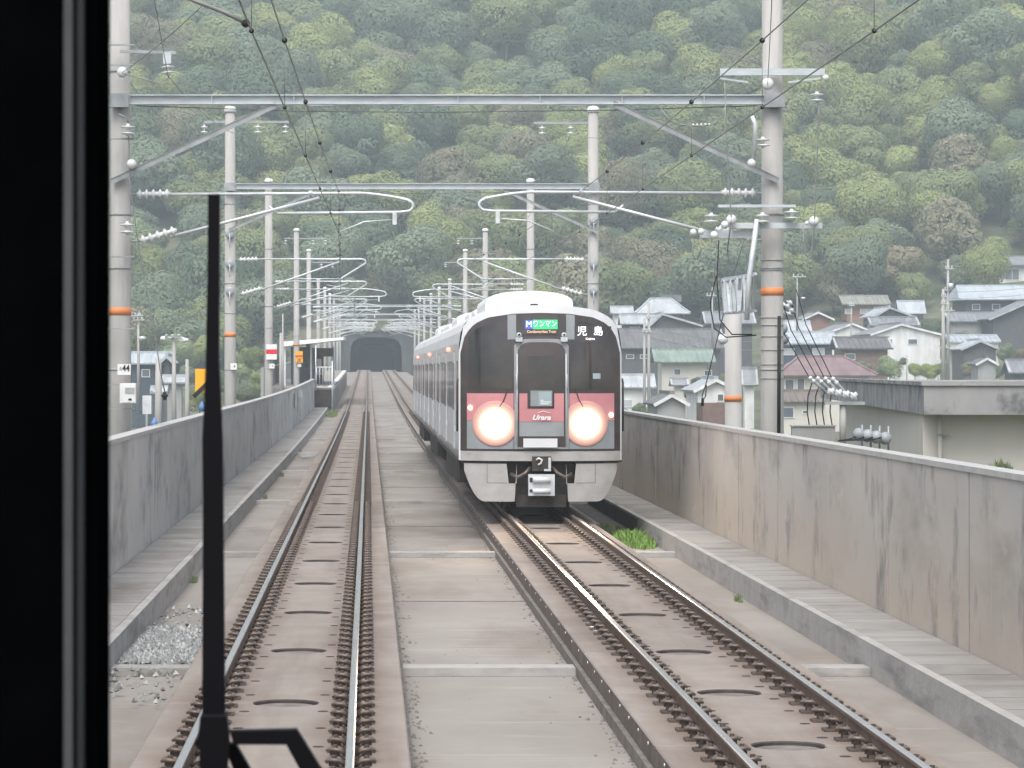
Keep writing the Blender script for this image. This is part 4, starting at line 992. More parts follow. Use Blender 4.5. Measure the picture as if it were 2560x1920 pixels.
for k in range(14):
    i = k % 7; li = k//2
    R = (5.4, 6.3, 7.0, 4.8, 7.2, 5.9, 6.5)[i]*(.9 if li == 6 else 1); H = R*1.9
    V = crown(8500, R, H, 100+k, .30+.04*(k % 3), 13); Fc = np.arange(len(V)).reshape(-1, 4)
    mb = MB(); mb.tube([(0,0,-1.5), (.1,0,H*.25), (.0,.1,H*.55)], [.28,.2,.1], 6)
    for q in range(4):
        a = q*1.6+k; mb.tube([(0,0,H*.3), (R*.3*math.cos(a),R*.3*math.sin(a),H*.5), (R*.5*math.cos(a),R*.5*math.sin(a),H*.66)], [.12,.08,.04], 5)
    nv = len(mb.v); mb.v += [tuple(p) for p in V.tolist()]; mb.f += [tuple(q+nv for q in f) for f in Fc.tolist()]; mb.m += [1]*len(Fc); mb.sm += [False]*len(Fc)
    VAR.append((None, V, R, H)); TM.append(mb.mesh([M['bark'], LM[li]], name='tree'))
def pick(li): return li*2+random.randrange(2)
def tree_obj(me_i, x, y, z, s, rz, li, name='broadleaf_tree', label=None, cat='tree', group=None):
    o = obj(name, TM[me_i]); o.location = (x, y, z); o.scale = (s, s, s*random.uniform(.85,1.1)); o.rotation_euler.z = rz
    return setp(o, label, cat, group)
def kind_at(x, d, z):
    xs_ = 921+x*F/d; ys_ = 925-(z-2.61)*F/d; r = random.random()
    q = _n.noise(Vector((x*.03, d*.03, 9)))
    if xs_ > 1900 and ys_ < 620: w_ = [.40,.14,.06,.34,.04,.02,0]
    elif ys_ > 450 and xs_ > 950: w_ = [.26,.24,.16,.04,.26,.04,0]
    elif ys_ > 450: w_ = [.24,.30,.22,.08,.08,.02,.06]
    elif ys_ < 140: w_ = [.22,.42,.22,.12,0,.02,0]
    else: w_ = [.42,.30,.10,.15,.03,.01,0]
    w_ = np.array(w_); 
    if q > .2: w_[3] += .25
    if q < -.2: w_[2] += .22; w_[1] += .15
    w_ = w_/w_.sum(); return int(rng.choice(7, p=w_))
cand = []
d = 420.0
while d < 782:
    x = -(250+921)*d/F*.8-6
    while x < (2560-921+230)*d/F:
        px, py = x+random.uniform(-2.6,2.6), d+random.uniform(-2.6,2.6)
        ok = py > 489 or (px < -15 and py > 424+random.uniform(0,10)) or (14 < px < 30 and py > 458) or (px >= 30 and py > 476 and not 92 < px < 109)
        if 92 < px < 109 and 489 < py < 500: ok = False
        if abs(px-1.2) < 11 and py < 492.5: ok = False
        if abs(px-1.2) < 9 and 492.5 <= py < 500: ok = random.random() < .9
        if ok: cand.append((px, py, ground(px, py)))
        x += 7.6
    d += 7.4
def vis(t):
    xs_ = 921+t[0]*F/t[1]; return 215 < xs_ < 2600
near = [t for t in cand if vis(t)][:270]; ns = set(near); src = {}
for (x, y, z) in near:
    li = kind_at(x, y, z+4); i = pick(li)
    xs_ = 921+x*F/y
    zone = next(t_ for lim_, t_ in ((330, 'behind the nearest left mast'), (500, 'between the nearest left mast and the wiper'), (600, 'behind the second left mast'), (700, 'behind the third left mast'), (870, 'left of the tunnel'), (1010, 'straight above the tunnel'),
            (1200, 'over the rear carriages'), (1345, 'behind the roof hump of the train'), (1480, 'over the right half of the train'), (1600, 'behind the second right mast'), (1800, 'over the huge farmhouse roof'), (1960, 'behind the massive right mast'), (2200, 'over the orange walled houses'), (2400, 'left of the tall utility pole'), (9999, 'over the grand tiled house')) if xs_ < lim_)
    zone += ' at the wood edge' if y < 500 else ' higher up'
    o = tree_obj(i, x, y, z-.5, random.uniform(.65,1.2), random.random()*6.28, li, label='%s tree %s' % (LN[li], zone), group='%s trees %s' % (LN[li], zone))
    src.setdefault(i, o)
# the rest of the wood reads as one mass: points that carry copies of the same trees
rest = [t for t in cand if t not in ns]; pts = []; at_i = []; at_s = []; at_r = []
for (x, y, z) in rest:
    i = pick(kind_at(x, y, z+5))
    if i not in src: i = random.choice(list(src))
    pts.append((x, y, z-.5)); at_i.append(i); at_s.append(random.uniform(.72, 1.32)); at_r.append(random.random()*6.28)
me = bpy.data.meshes.new('forest'); me.from_pydata(pts, [], [])
for nm, ty, dat in (('kind_index', 'INT', at_i), ('size', 'FLOAT', at_s), ('turn', 'FLOAT', at_r)):
    me.attributes.new(nm, ty, 'POINT').data.foreach_set('value', dat)
fo = obj('forest', me); setp(fo, 'dense mixed broadleaf wood covering the upper hillside', None, None, 'stuff')
ng = bpy.data.node_groups.new('forest', 'GeometryNodeTree'); ng.interface.new_socket('Geometry', in_out='INPUT', socket_type='NodeSocketGeometry'); ng.interface.new_socket('Geometry', in_out='OUTPUT', socket_type='NodeSocketGeometry')
gi = ng.nodes.new('NodeGroupInput'); go = ng.nodes.new('NodeGroupOutput'); jn = ng.nodes.new('GeometryNodeJoinGeometry')
def attr(n_, ty):
    a_ = ng.nodes.new('GeometryNodeInputNamedAttribute'); a_.data_type = ty; a_.inputs['Name'].default_value = n_; return a_.outputs[0]
ai, as_, ar = attr('kind_index', 'INT'), attr('size', 'FLOAT'), attr('turn', 'FLOAT')
cx_ = ng.nodes.new('ShaderNodeCombineXYZ'); ng.links.new(ar, cx_.inputs[2])
for i, o in src.items():
    cmp_ = ng.nodes.new('FunctionNodeCompare'); cmp_.data_type = 'INT'; cmp_.operation = 'EQUAL'; ng.links.new(ai, cmp_.inputs[2]); cmp_.inputs[3].default_value = i
    ob = ng.nodes.new('GeometryNodeObjectInfo'); ob.inputs['Object'].default_value = o; ob.inputs['As Instance'].default_value = True
    ip = ng.nodes.new('GeometryNodeInstanceOnPoints'); ng.links.new(gi.outputs[0], ip.inputs['Points']); ng.links.new(cmp_.outputs[0], ip.inputs['Selection'])
    ng.links.new(ob.outputs['Geometry'], ip.inputs['Instance']); ng.links.new(cx_.outputs[0], ip.inputs['Rotation']); ng.links.new(as_, ip.inputs['Scale'])
    ng.links.new(ip.outputs[0], jn.inputs[0])
ng.links.new(jn.outputs[0], go.inputs[0]); md = fo.modifiers.new('forest', 'NODES'); md.node_group = ng
print('trees', len(near), 'rest', len(rest))
# ------------------------------------------------------------------ town
def roofmat(name, a, b): return mat(name, a, b, noise=1.2, scale=(.4,.4,1), rough=.6, c3=tuple(v*.8 for v in a), n3=(1.2,.3,.3), lo3=.45, hi3=.7, spec=.3)
RM = {'grey': roofmat('grey roof tiles', (.20,.21,.225), (.27,.28,.295)), 'dark': roofmat('dark roof tiles', (.13,.13,.135), (.18,.175,.175)), 'light': roofmat('pale roof tiles', (.36,.39,.41), (.46,.48,.5)),
      'green': roofmat('green metal roof', (.21,.27,.235), (.27,.32,.285)), 'plum': roofmat('plum roof tiles', (.20,.14,.145), (.26,.19,.19)), 'olive': roofmat('olive roof', (.25,.25,.22), (.31,.31,.28)), 'blue': roofmat('pale blue roof', (.37,.41,.445), (.43,.47,.5)), 'brown': roofmat('brown roof', (.16,.13,.12), (.2,.17,.15))}
WM = {'white': mat('white render', (.74,.74,.73), (.52,.52,.51), noise=1, scale=(1,1,.3)), 'grey': mat('grey render', (.34,.34,.335), (.27,.27,.265), noise=.8, scale=(1,1,.3)), 'dark': mat('dark timber', (.07,.072,.078), (.11,.11,.115), noise=2, scale=(3,3,.4)),
      'orange': mat('orange brick wall', (.27,.15,.11), (.23,.13,.10), noise=2), 'cream': mat('cream render', (.58,.555,.49), (.52,.50,.45), noise=1, scale=(1,1,.3)), 'navy': mat('dark blue cladding', (.05,.065,.09), (.07,.09,.12), noise=2), 'brown': mat('brown boards', (.15,.10,.085), (.2,.14,.12), noise=2)}
M['pane'] = mat('house window glass', (.09,.11,.13), (.15,.17,.19), rough=.15, noise=1, spec=.5)
M['curtain'] = mat('pale curtained pane', (.45,.47,.48), (.36,.38,.39), rough=.3, noise=1)
def window(par, d, xa, xb, ya, yb, bright=False, yo=0):
    a, b = P(xa, yb, d), P(xb, ya, d); f = .07
    fr = MB().box(a.x, b.x, d-.09+yo, d-.005+yo, a.z, b.z).build('window', M['white'], par)
    n = max(1, min(3, int((b.x-a.x)/.9))); w_ = (b.x-a.x-f)/n
    for i in range(n): MB().box(a.x+f+i*w_, a.x+(i+1)*w_, d-.10+yo, d-.091+yo, a.z+f, b.z-f).build('pane', M['curtain'] if bright else M['pane'], fr)
    return fr
def house(label, d, xa, xb, yr, ye, yb, wall, roof, style='x', depth=None, over=.5, hip=0, wins=(), ridge=None, xr=None, name='house', cat='house', wallx=None, bright=False):
    """xa..xb, yr, ye, yb: the roof's left and right edge, ridge, eave and base as seen; style x: ridge runs across the view, y: gable faces the camera"""
    A, B = P(xa, ye, d), P(xb, ye, d); zr = P(0, yr, d).z; ze = A.z; zb = min(P(0, yb, d).z, ground((A.x+B.x)/2, d))-.3
    W_ = B.x-A.x; D = depth or W_*.75; yf = d
    root = empty(name, ((A.x+B.x)/2, d+D/2, zb), label, cat)
    wa, wb = (A.x+over, B.x-over) if wallx is None else (P(wallx[0],0,d).x, P(wallx[1],0,d).x)
    y0, y1 = yf, yf+D
    f0, f1 = y0-over, y1+over; wl = MB(); th = .16
    if style == 'x':
        wl.box(wa, wb, y0, y1, zb, ze+.02)
        if not hip:
            ym = (y0+y1)/2; wl.add([(wa,y0+.01,ze+.02),(wa,y1-.01,ze+.02),(wa,ym,zr-.12),(wb,y0+.01,ze+.02),(wb,y1-.01,ze+.02),(wb,ym,zr-.12)], [(0,1,2),(5,4,3),(0,2,5,3),(1,4,5,2)])
    else:
        xm = P(xr, 0, d).x if xr else (wa+wb)/2
        wl.box(wa, wb, y0, y1, zb, ze+.02); wl.add([(wa,y0+.002,ze+.02),(wb,y0+.002,ze+.02),(xm,y0+.002,zr-.15),(wa,y1,ze+.02),(wb,y1,ze+.02),(xm,y1,zr-.15)], [(0,1,2),(5,4,3),(0,2,5,3),(1,4,5,2)])
    wl.build('wall', WM[wall], root)
    rf = MB()
    def slab4(q):                              # roof plane with thickness
        v = [Vector(p) for p in q]; nn = (v[1]-v[0]).cross(v[-1]-v[0]).normalized()*th
        if nn.z < 0: nn = -nn
        m = len(v); rf.add([p for p in v]+[p+nn for p in v], [tuple(reversed(range(m))), tuple(range(m, 2*m))]+[(i, (i+1)%m, m+(i+1)%m, m+i) for i in range(m)])
    if style == 'x':
        ym = (y0+y1)/2; h = hip*W_/2
        a, b, c, e = (A.x,f0,ze),(B.x,f0,ze),(B.x,f1,ze),(A.x,f1,ze); r0, r1 = (A.x+h,ym,zr),(B.x-h,ym,zr)
        slab4([a,b,r1,r0]); slab4([c,e,r0,r1])
        if hip: slab4([b,c,r1]); slab4([e,a,r0])
        roof_o = rf.build('roof', RM[roof], root)
        MB().bar((r0[0],ym,zr+.2), (r1[0],ym,zr+.2), .35, .32).build('ridge_cap', RM[roof], roof_o)
        if not hip and W_ > 4:
            rb = MB(); k_ = 0; X = A.x+.55
            while X < B.x-.4: rb.bar((X,f0,ze+.2), (X,ym,zr+.2), .12, .10); X += .62
            rb.build('tile_rows', RM[roof], roof_o, kind='stuff')
        if not hip:
            for X in (A.x+.12, B.x-.12): MB().bar((X,f0,ze+.16), (X,ym,zr+.2), .22, .16).build('verge_tiles', RM['light'] if roof in ('grey','light','dark') else RM[roof], roof_o)
        else:
            for p, q_ in ((a,r0),(b,r1)): MB().bar((p[0],p[1],p[2]+.2), (q_[0],q_[1],q_[2]+.2), .26, .2).build('hip_tiles', RM[roof], roof_o)
    else:
        xm = P(xr, 0, d).x if xr else (A.x+B.x)/2
        slab4([(A.x,f0,ze),(A.x,f1,ze),(xm,f1,zr),(xm,f0,zr)]); slab4([(B.x,f0,ze),(B.x,f1,ze),(xm,f1,zr),(xm,f0,zr)])
        roof_o = rf.build('roof', RM[roof], root)
        MB().bar((xm,f0-.05,zr+.2), (xm,f1,zr+.2), .34, .3).build('ridge_cap', RM[roof], roof_o)
        mbv = MB(); mbv.bar((A.x,f0-.06,ze+.02), (xm,f0-.06,zr+.02), .06, .24); mbv.bar((B.x,f0-.062,ze+.02), (xm,f0-.062,zr+.02), .06, .24); mbv.build('barge_board', WM['white'] if wall != 'dark' else RM['light'], roof_o)
    for (p, q_, r_, s_) in wins: window(root, d, p, q_, r_, s_, bright)
    return root
house('huge pale hipped farmhouse roof, highest one just right of the train', 452, 1588, 1724, 749, 786, 820, 'dark', 'light', hip=.62, over=1)
MB().box(P(1646,0,462).x, P(1699,0,462).x, 459, 465, P(0,756,462).z, P(0,738,462).z).build('roof_lantern', RM['dark'], bpy.data.objects['house'])
house('small pale roofed house at the far left of the village, touching the train roof', 445, 1526, 1585, 770, 786, 812, 'white', 'light', wins=((1545,1560,792,802),))
house('low house with a pale gabled roof below the huge farmhouse roof', 425, 1550, 1640, 792, 812, 835, 'dark', 'light', wins=((1575,1600,817,826),))
house('dark timber house with a pale gable facing the railway', 418, 1622, 1757, 786, 816, 850, 'dark', 'light', 'y', depth=14, xr=1655)
house('pale roofed house partly behind the short pole', 422, 1760, 1890, 783, 811, 850, 'dark', 'grey')
house('long house with one plain charcoal roof above the green roof', 398, 1540, 1815, 826, 873, 930, 'dark', 'dark', wins=((1565,1585,886,897),(1600,1620,886,897)), over=.7)
house('two storey pale house with a green metal roof', 352, 1634, 1788, 878, 908, 1000, 'cream', 'green', wins=((1684,1702,922,938),(1760,1780,925,940)), over=.9)
house('lean annex with a pale roof under the green roof', 348, 1676, 1722, 952, 966, 1010, 'cream', 'grey')
house('low white house with a pale flat looking roof beside the train', 305, 1530, 1640, 943, 972, 1025, 'white', 'light', wins=((1556,1582,998,1018),), bright=True)
house('white gabled shed with one small brown window, left of the short pole', 252, 1733, 1850, 951, 980, 1045, 'white', 'light', 'y', depth=9, xr=1789, wins=((1792,1810,984,1004),), over=.35)
house('low grey gabled shed with a dark roof just above the parapet', 232, 1634, 1724, 989, 1014, 1060, 'grey', 'dark', 'y', depth=8, over=.3)
house('house with a pale blue sheet roof and dark blue walls', 382, 1945, 2093, 834, 862, 925, 'navy', 'blue', wins=((1955,1986,871,888),(2031,2061,870,888)), over=.6, bright=True)
house('small pale roofed house above the blue sheet roof', 432, 1935, 2030, 806, 832, 850, 'dark', 'light')
house('low two tier house filling the gap between the two thick poles', 330, 1852, 1895, 925, 965, 1060, 'white', 'grey', over=.4)
house('house with a broad plum coloured hipped roof in front of the village', 322, 1940, 2192, 896, 942, 1065, 'cream', 'plum', hip=.55, wins=((1962,1985,948,975),(1992,2012,945,975)), over=.8)
house('brown roofed lower wing with grey shuttered windows behind the black leads', 300, 1930, 2075, 983, 1008, 1075, 'cream', 'brown', wins=((1955,1985,1018,1045),(2005,2020,1025,1035)), over=.5)
house('orange walled bungalow with a grey sloping roof', 445, 2005, 2085, 782, 800, 835, 'orange', 'grey', 'y', depth=10)
house('orange walled upper house with an olive roof and white windows', 470, 2103, 2226, 742, 763, 802, 'orange', 'olive', wins=((2112,2130,772,785),(2150,2200,772,785)), over=.8, bright=True)
house('traditional tiled house with a pointed pale gable, upper middle of the village', 440, 2183, 2290, 770, 794, 822, 'dark', 'light', 'y', depth=12, xr=2222)
house('small pale lean roof behind the pointed gable', 462, 2245, 2315, 756, 786, 805, 'dark', 'blue', over=.4)
house('long tiled roof stepping down in front of the pointed gable', 430, 2175, 2300, 796, 816, 835, 'grey', 'grey', over=.3)
house('white gabled warehouse with two dark windows, centre of the village', 402, 2175, 2356, 812, 838, 885, 'white', 'grey', 'y', depth=16, xr=2252, wins=((2205,2231,847,861),(2269,2294,847,861)), over=.3)
house('plain white warehouse with a low gable, left neighbour of the windowed one', 420, 2050, 2205, 810, 840, 885, 'white', 'grey', 'y', depth=16, xr=2130, over=.3)
house('house with a long dark sloping roof and brown boards above the bushes', 372, 2088, 2232, 848, 874, 925, 'brown', 'dark', wins=((2112,2138,884,900),), over=.6)
house('grand traditional house with a wide pale tiled roof at the upper right', 442, 2396, 2600, 716, 751, 812, 'dark', 'blue', depth=10, over=1, hip=.12, wins=((2430,2450,760,775),(2480,2500,760,775)))
house('lower tiled wing of the grand traditional house', 436, 2368, 2490, 785, 806, 850, 'grey', 'grey', over=.5)
house('tiled gable front overlapping the grand house at the right edge', 428, 2470, 2680, 752, 800, 862, 'dark', 'grey', 'y', depth=9, xr=2580, over=.7)
house('white two storey house with a grey hipped roof, topmost at the right edge', 492, 2486, 2640, 643, 665, 735, 'white', 'grey', hip=.5, wins=((2512,2548,672,700),), over=.8)
house('small gabled house with white barge boards right of the tall utility pole', 392, 2400, 2500, 853, 875, 915, 'dark', 'light', 'y', depth=8)
house('pale sheet roofed store behind the small gabled house', 400, 2370, 2502, 842, 857, 890, 'cream', 'blue', over=.3)
house('tiny dark gabled outbuilding near the cream wall building', 352, 2438, 2496, 897, 913, 935, 'grey', 'dark', 'y', depth=4, over=.3)
house('low house with a grey roof just over the concrete roof edge at the right', 340, 2520, 2640, 905, 935, 960, 'dark', 'grey', over=.4)
bx_ = MB().box(P(1757,0,205).x, P(1815,0,205).x, 205, 209, P(0,1075,205).z, P(0,1008,205).z).build('container', WM['brown'], label='dark brown container in front of the white gabled shed', cat='container')
wl_ = empty('block_wall', P(2040,1085,120), 'low grey block wall behind the right parapet near the massive mast', 'wall')
MB().box(P(1980,0,115).x, P(2088,0,115).x, 115, 115.3, -6, P(0,1066,115).z).build('wall', WM['grey'], wl_)
MB().box(P(1978,0,115).x, P(2090,0,115).x, 114.95, 115.35, P(0,1066,115).z+.002, P(0,1062,115).z).build('coping', M['coping'], wl_)
# left of the line
house('pale roofed two storey house with dark walls, behind the nearest left mast', 332, 318, 432, 886, 912, 975, 'navy', 'blue', wins=((354,375,923,943),), over=.5)
house('small gabled porch house joined to the pale roofed one', 326, 398, 436, 892, 910, 960, 'dark', 'light', 'y', depth=6)
house('low building with a shallow pale roof beside the twin lamp post', 282, 404, 468, 946, 960, 1010, 'grey', 'light')
house('low white shed just above the left parapet', 240, 375, 420, 975, 985, 1040, 'white', 'light')
# ---- concrete building on the right
cbn = empty('concrete_building', (15, 90, -6), 'cream walled building with a heavy stained concrete roof edge right of the track', 'building')
M['stainc'] = mat('weathered concrete', (.25,.25,.25), (.33,.33,.32), noise=1, scale=(1,1,.5), c3=(.11,.11,.115), n3=(1.5,1.5,1.2), lo3=.5, hi3=.66)
def quadbox(p, z0, z1, name, m, par):
    mb = MB(); n = len(p); mb.add([(x,y,z0) for x, y in p]+[(x,y,z1) for x, y in p], [tuple(reversed(range(n))), tuple(range(n, 2*n))]+[(i, (i+1)%n, n+(i+1)%n, n+i) for i in range(n)])
    return mb.build(name, m, par)
c0 = (13.82, 80); c1 = (18.0, 128); c2 = (40, 126); c3_ = (36, 78)
zt_, zb_ = 2.22, 1.50
quadbox([c0, c3_, c2, c1], zb_, zt_, 'roof_slab', M['stainc'], cbn)
quadbox([(c0[0]-.06, c0[1]-.06), (c3_[0], c3_[1]-.06), (c3_[0], c3_[1]+.3), (c0[0]+.3, c0[1]+.3)], zt_+.003, zt_+.11, 'roof_kerb', M['stainc'], cbn)
quadbox([(c0[0]-.06, c0[1]), (c0[0]+.3, c0[1]), (c1[0]+.3, c1[1]), (c1[0]-.06, c1[1])], zt_+.004, zt_+.10, 'roof_kerb', M['stainc'], cbn)
quadbox([(c0[0]+.15, c0[1]+1.0), (c3_[0]-1, c3_[1]+1.0), (c2[0]-1, c2[1]-.5), (c1[0]+.9, c1[1]-.5)], -6, zb_, 'wall', WM['cream'], cbn)
MB().tube([P(2350,1030,80.8), P(2350,1250,80.8)], .055, 8).build('downpipe', WM['cream'], cbn)
for y_ in (1085, 1150): MB().box(P(2344,0,80.8).x, P(2372,0,80.8).x, 80.72, 80.9, P(0,y_+4,80.8).z, P(0,y_,80.8).z).build('pipe_bracket', M['galvd'], cbn)
grass('leaves', P(2500,1165,72).x, 72, .3, .3, 160, .35, M['grassd'], 'pale weed sprouting above the right parapet beside the cream wall', P(0,1178,72).z)
# ---- poles in the town
def upole(label, xs_, yt, yb, d, r=.16, arms=(), lamps=(), name='utility_pole', box_=None, cat='utility pole'):
    t = empty(name, P(xs_, yb, d), label, cat)
    MB().cyl(P(xs_,yb,d)-Vector((0,0,1.5)), P(xs_,yt,d), r, r*.6, 10).build('pole', M['pole'], t)
    for (ya, xa, xb) in arms:
        o = MB().box(P(xa,0,d).x, P(xb,0,d).x, d-.2, d-.12, P(0,ya+2,d).z, P(0,ya,d).z).build('cross_arm', M['galv'], t)
        for k in range(3):
            X = P(xa+(xb-xa)*(k+.3)/3, 0, d).x; MB().ins((X,d-.16,P(0,ya,d).z), (X,d-.16,P(0,ya-6,d).z), 2, .1, .05, 8).build('insulator', M['porcelain'], o)
    if box_: MB().cyl(P(box_[0],box_[2],d-.4), P(box_[0],box_[1],d-.4), .28, .28, 12).build('transformer', M['galv'], t)
    for (xl, yl) in lamps: MB().rev(P(xl,yl,d)-Vector((.25,0,0)), P(xl,yl,d)+Vector((.25,0,0)), [(0,.001),(.02,.08),(.25,.13),(.48,.07),(.5,.001)], 10).build('lamp_head', M['white'], t)
    return t
upole('tall utility pole with many crossarms and a grey can, right of the warehouses', 2370, 648, 945, 350, .2, arms=((671,2362,2384),(724,2360,2382),(775,2350,2386),(868,2344,2372),(905,2340,2366)), box_=(2377,708,722))
upole('second utility pole close against the tall one, thicker and shorter', 2358, 722, 945, 342, .25, arms=((740,2352,2366),(758,2352,2372)))
upole('slim utility pole with a streetlamp right of the massive mast', 1993, 690, 800, 400, .14, arms=((691,1980,2014),), lamps=((2008,745),))
upole('utility pole rising between the huge farmhouse roof and the short pole', 1781, 718, 850, 380, .14, arms=((738,1765,1790),))
upole('left one of the twin lattice posts beside the train', 1611, 796, 1050, 250, .14, arms=((828,1605,1630),))
upole('right one of the twin lattice posts beside the train', 1622, 756, 1050, 250, .14, arms=((795,1615,1640),))
upole('thin pole standing in front of the two warehouses', 2128, 760, 900, 380, .12, arms=((763,2122,2136),))
upole('short white marker post among the bushes', 2267, 888, 940, 340, .08)
upole('slender utility pole with two short arms left of the wiper', 346, 782, 985, 260, .14, arms=((788,325,358),(799,332,362)), box_=(356,841,850))
upole('tall lamp post with two arms left of the wiper', 435, 842, 1045, 150, .13, arms=((842,412,458),), lamps=((414,846),(458,850)), name='street_lamp', cat='street lamp')
upole('short thick post between the lamp post and the pale roofed house', 396, 896, 1052, 140, .2)
upole('thin post just left of the yellow board', 468, 898, 1045, 160, .14)
upole('thin signal post with a bracket lamp beside the fourth left mast', 707, 785, 960, 190, .07, name='signal_post', cat='post')
upole('white post right beside the platform roof', 702, 832, 965, 200, .13, name='platform_post', cat='post')
def twires(a, b, n, dz, label):
    mb = MB()
    for i in range(n):
        pa_, pb_ = Vector(a)+Vector((0,0,-dz*i)), Vector(b)+Vector((0,0,-dz*i)); L = (pb_-pa_).length
        mb.tube([pa_.lerp(pb_, k/8)-Vector((0,0,L*.015*4*(k/8)*(1-k/8))) for k in range(9)], .018, 4)
        mb.build('town_wire', M['wire'], label=label, cat='wire', group='wires strung over the village roofs'); mb = MB()
twires(P(1611,815,250), P(2128,790,380), 2, .8, 'thin wire strung from the twin posts across the village roofs')
twires(P(2360,775,350), P(2128,790,380), 2, .7, 'thin wire strung between the tall utility pole and the thin pole')
twires(P(2366,730,350), P(2700,700,330), 2, .7, 'thin wire leaving the tall utility pole to the right')
twires(P(346,790,260), P(150,800,200), 2, .6, 'thin wire leaving the slender utility pole to the left')
twires(P(1781,740,380), P(1993,700,400), 2, .6, 'thin wire over the roofs behind the massive mast')
# ---- shrubs among the houses
def shrub(label, xs_, ys_, wpx, d, li, name='bush', cat='bush', group=None):
    """ys_ is the middle of the crown; the stem goes down into the ground"""
    p = P(xs_, ys_, d); R = wpx*d/F/2; i = pick(li); s = R/VAR[i][2]*1.15
    o = tree_obj(i, p.x, p.y, p.z-.58*VAR[i][3]*s, s, random.random()*6, li, name, label, cat, group); o.scale = (s, s, s); return o
shrub('fresh light green bush under the windowed warehouse', 2225, 922, 66, 352, 6)
for i, (x, y, wd) in enumerate(((2288,926,44),(2320,930,52),(2345,925,40))): shrub('olive bushes between the green bush and the tall utility pole', x, y, wd, 350, 3, group='olive bushes by the utility pole')
shrub('dark clipped tree left of the grand tiled house', 2328, 822, 62, 430, 2); shrub('small dark tree beside the light green bush', 2258, 905, 26, 345, 2)
shrub('leafless brownish shrub below the grand tiled house', 2395, 850, 50, 410, 4)
for i, (x, y, wd) in enumerate(((2515,885,60),(2545,900,70),(2490,930,46),(2430,925,50))): shrub('dull brownish shrubs at the right edge above the concrete roof', x, y, wd, 372, 4 if i % 2 else 1, group='brownish shrubs above the concrete roof')
shrub('small dark tree beside the white gabled shed', 1745, 962, 44, 270, 2); shrub('low bush in front of the pale house with the green roof', 1725, 985, 40, 300, 1)
for i, (x, y, wd) in enumerate(((455,880,90),(520,870,80),(470,940,60),(600,920,90),(640,900,80),(560,960,70),(690,900,60),(620,985,80),(500,1000,70),(655,960,60))):
    shrub('green thicket behind the left parapet, either side of the wiper', x, y, wd, 430-i*22, (6,3,1,6,0,1,2,1,0,6)[i], 'thicket', 'bush', 'thickets behind the left parapet')
for i, (x, y, wd) in enumerate(((2060,930,50),(2160,925,44),(1600,1030,50),(1560,1040,40))): shrub('grey green shrub tucked between village houses', x, y, wd, 330 if x > 2000 else 215, 1, group='grey green shrubs between the houses')
# ---- small things left of the line
cab_ = empty('equipment_cabinet', P(368,1045,62), 'pale grey equipment cabinet on a stand just over the left parapet', 'cabinet')
a, b = P(357,1035,62), P(379,989,62)
MB().box(a.x, b.x, 61.9, 62.15, a.z, b.z).build('cabinet', M['galv'], cab_); MB().box(a.x+.06, a.x+.1, 61.9, 61.98, a.z-1.2, a.z-.002).build('stand', M['galvd'], cab_)
yb_ = empty('yellow_board', P(512,985,76), 'yellow board with a black diagonal stripe, half hidden by the wiper', 'signboard')
a, b = P(488,982,76), P(542,922,76); MB().box(a.x, b.x, 76, 76.04, a.z, b.z).build('board', M['yellow'], yb_)
MB().bar(P(484,992,75.95), P(532,945,75.95), .02, .10).build('stripe', M['ink'], yb_); MB().box(P(512,0,76).x, P(517,0,76).x, 76.05, 76.12, -6, P(0,940,76).z).build('post', M['galvd'], yb_)
for (x, y, n_, lb) in ((505,1012,'blue','small blue canister under the yellow board'),(386,1052,'blue','blue plastic canister on the left parapet top')):
    p = P(x, y, 78); MB().rev(p-Vector((0,0,.15)), p+Vector((0,0,.2)), [(0,.001),(0,.07),(.12,.08),(.17,.04),(.22,.03),(.23,.001)], 10).build('canister', M[n_], label=lb, cat='canister')
zb2 = empty('striped_sign', P(740,1020,140), 'small black and white striped sign fixed to the left parapet near the platform', 'sign')
dz_ = 3.42*F/(921-739); yy = dz_
for i in range(4):
    y0 = 148+i*1.0; MB().box(-3.425, -3.41, y0, y0+.96, zt(150)+.75, zt(150)+1.45).build('stripe', M['white'] if i % 2 else M['ink'], zb2)
MB().box(-3.43, -3.2, 156, 156.3, zt(156)+.5, zt(156)+1.5).build('relay_box', M['galvd'], label='dark relay box on the left parapet beyond the striped sign', cat='relay box')
# ---- platform
pf = empty('station_platform', (-4, 205, 0), kind='structure'); pf['label'] = 'raised concrete platform with a white edge line'
seg = [205, 225, 245, 300, 335]
sheet_run(-6.5, -2.25, -.5, 1.12, seg).build('platform_body', M['deck'], pf); sheet_run(-2.65, -2.33, 1.121, 1.126, seg).build('edge_line', M['white'], pf)
sheet_run(-2.3, -2.22, .95, 1.118, seg).build('edge_lip', M['kerb'], pf)
MB().box(-3.44, -2.26, 204.9, 204.98, zt(205)-.2, zt(205)+1.0).build('end_wall', M['under'], pf)
fn = empty('platform_fence', (-3, 204.6, zt(205)+1.1), 'white end railing of the platform beyond the left parapet', 'railing')
z = zt(205)+1.12
for zz in (.02, 1.3): MB().tube([(-3.35,204.7,z+zz), (-2.3,204.7,z+zz)], .03, 5).build('rail', M['white'], fn)
for i in range(6): MB().cyl((-3.3+i*.2,204.7,z), (-3.3+i*.2,204.7,z+1.3), .018, .018, 5).build('baluster', M['galv'], fn)
MB().cyl((-2.3,204.7,z-1.5), (-2.3,204.7,z+1.7), .045, .045, 6).build('post', M['galv'], fn); MB().cyl((-3.35,204.7,z-.2), (-3.35,204.7,z+2.7), .04, .04, 6).build('post', M['galv'], fn)
sh = empty('platform_shelter', (-4, 222, z), 'platform shelter with a thin white tilted roof and dark walls', 'shelter')
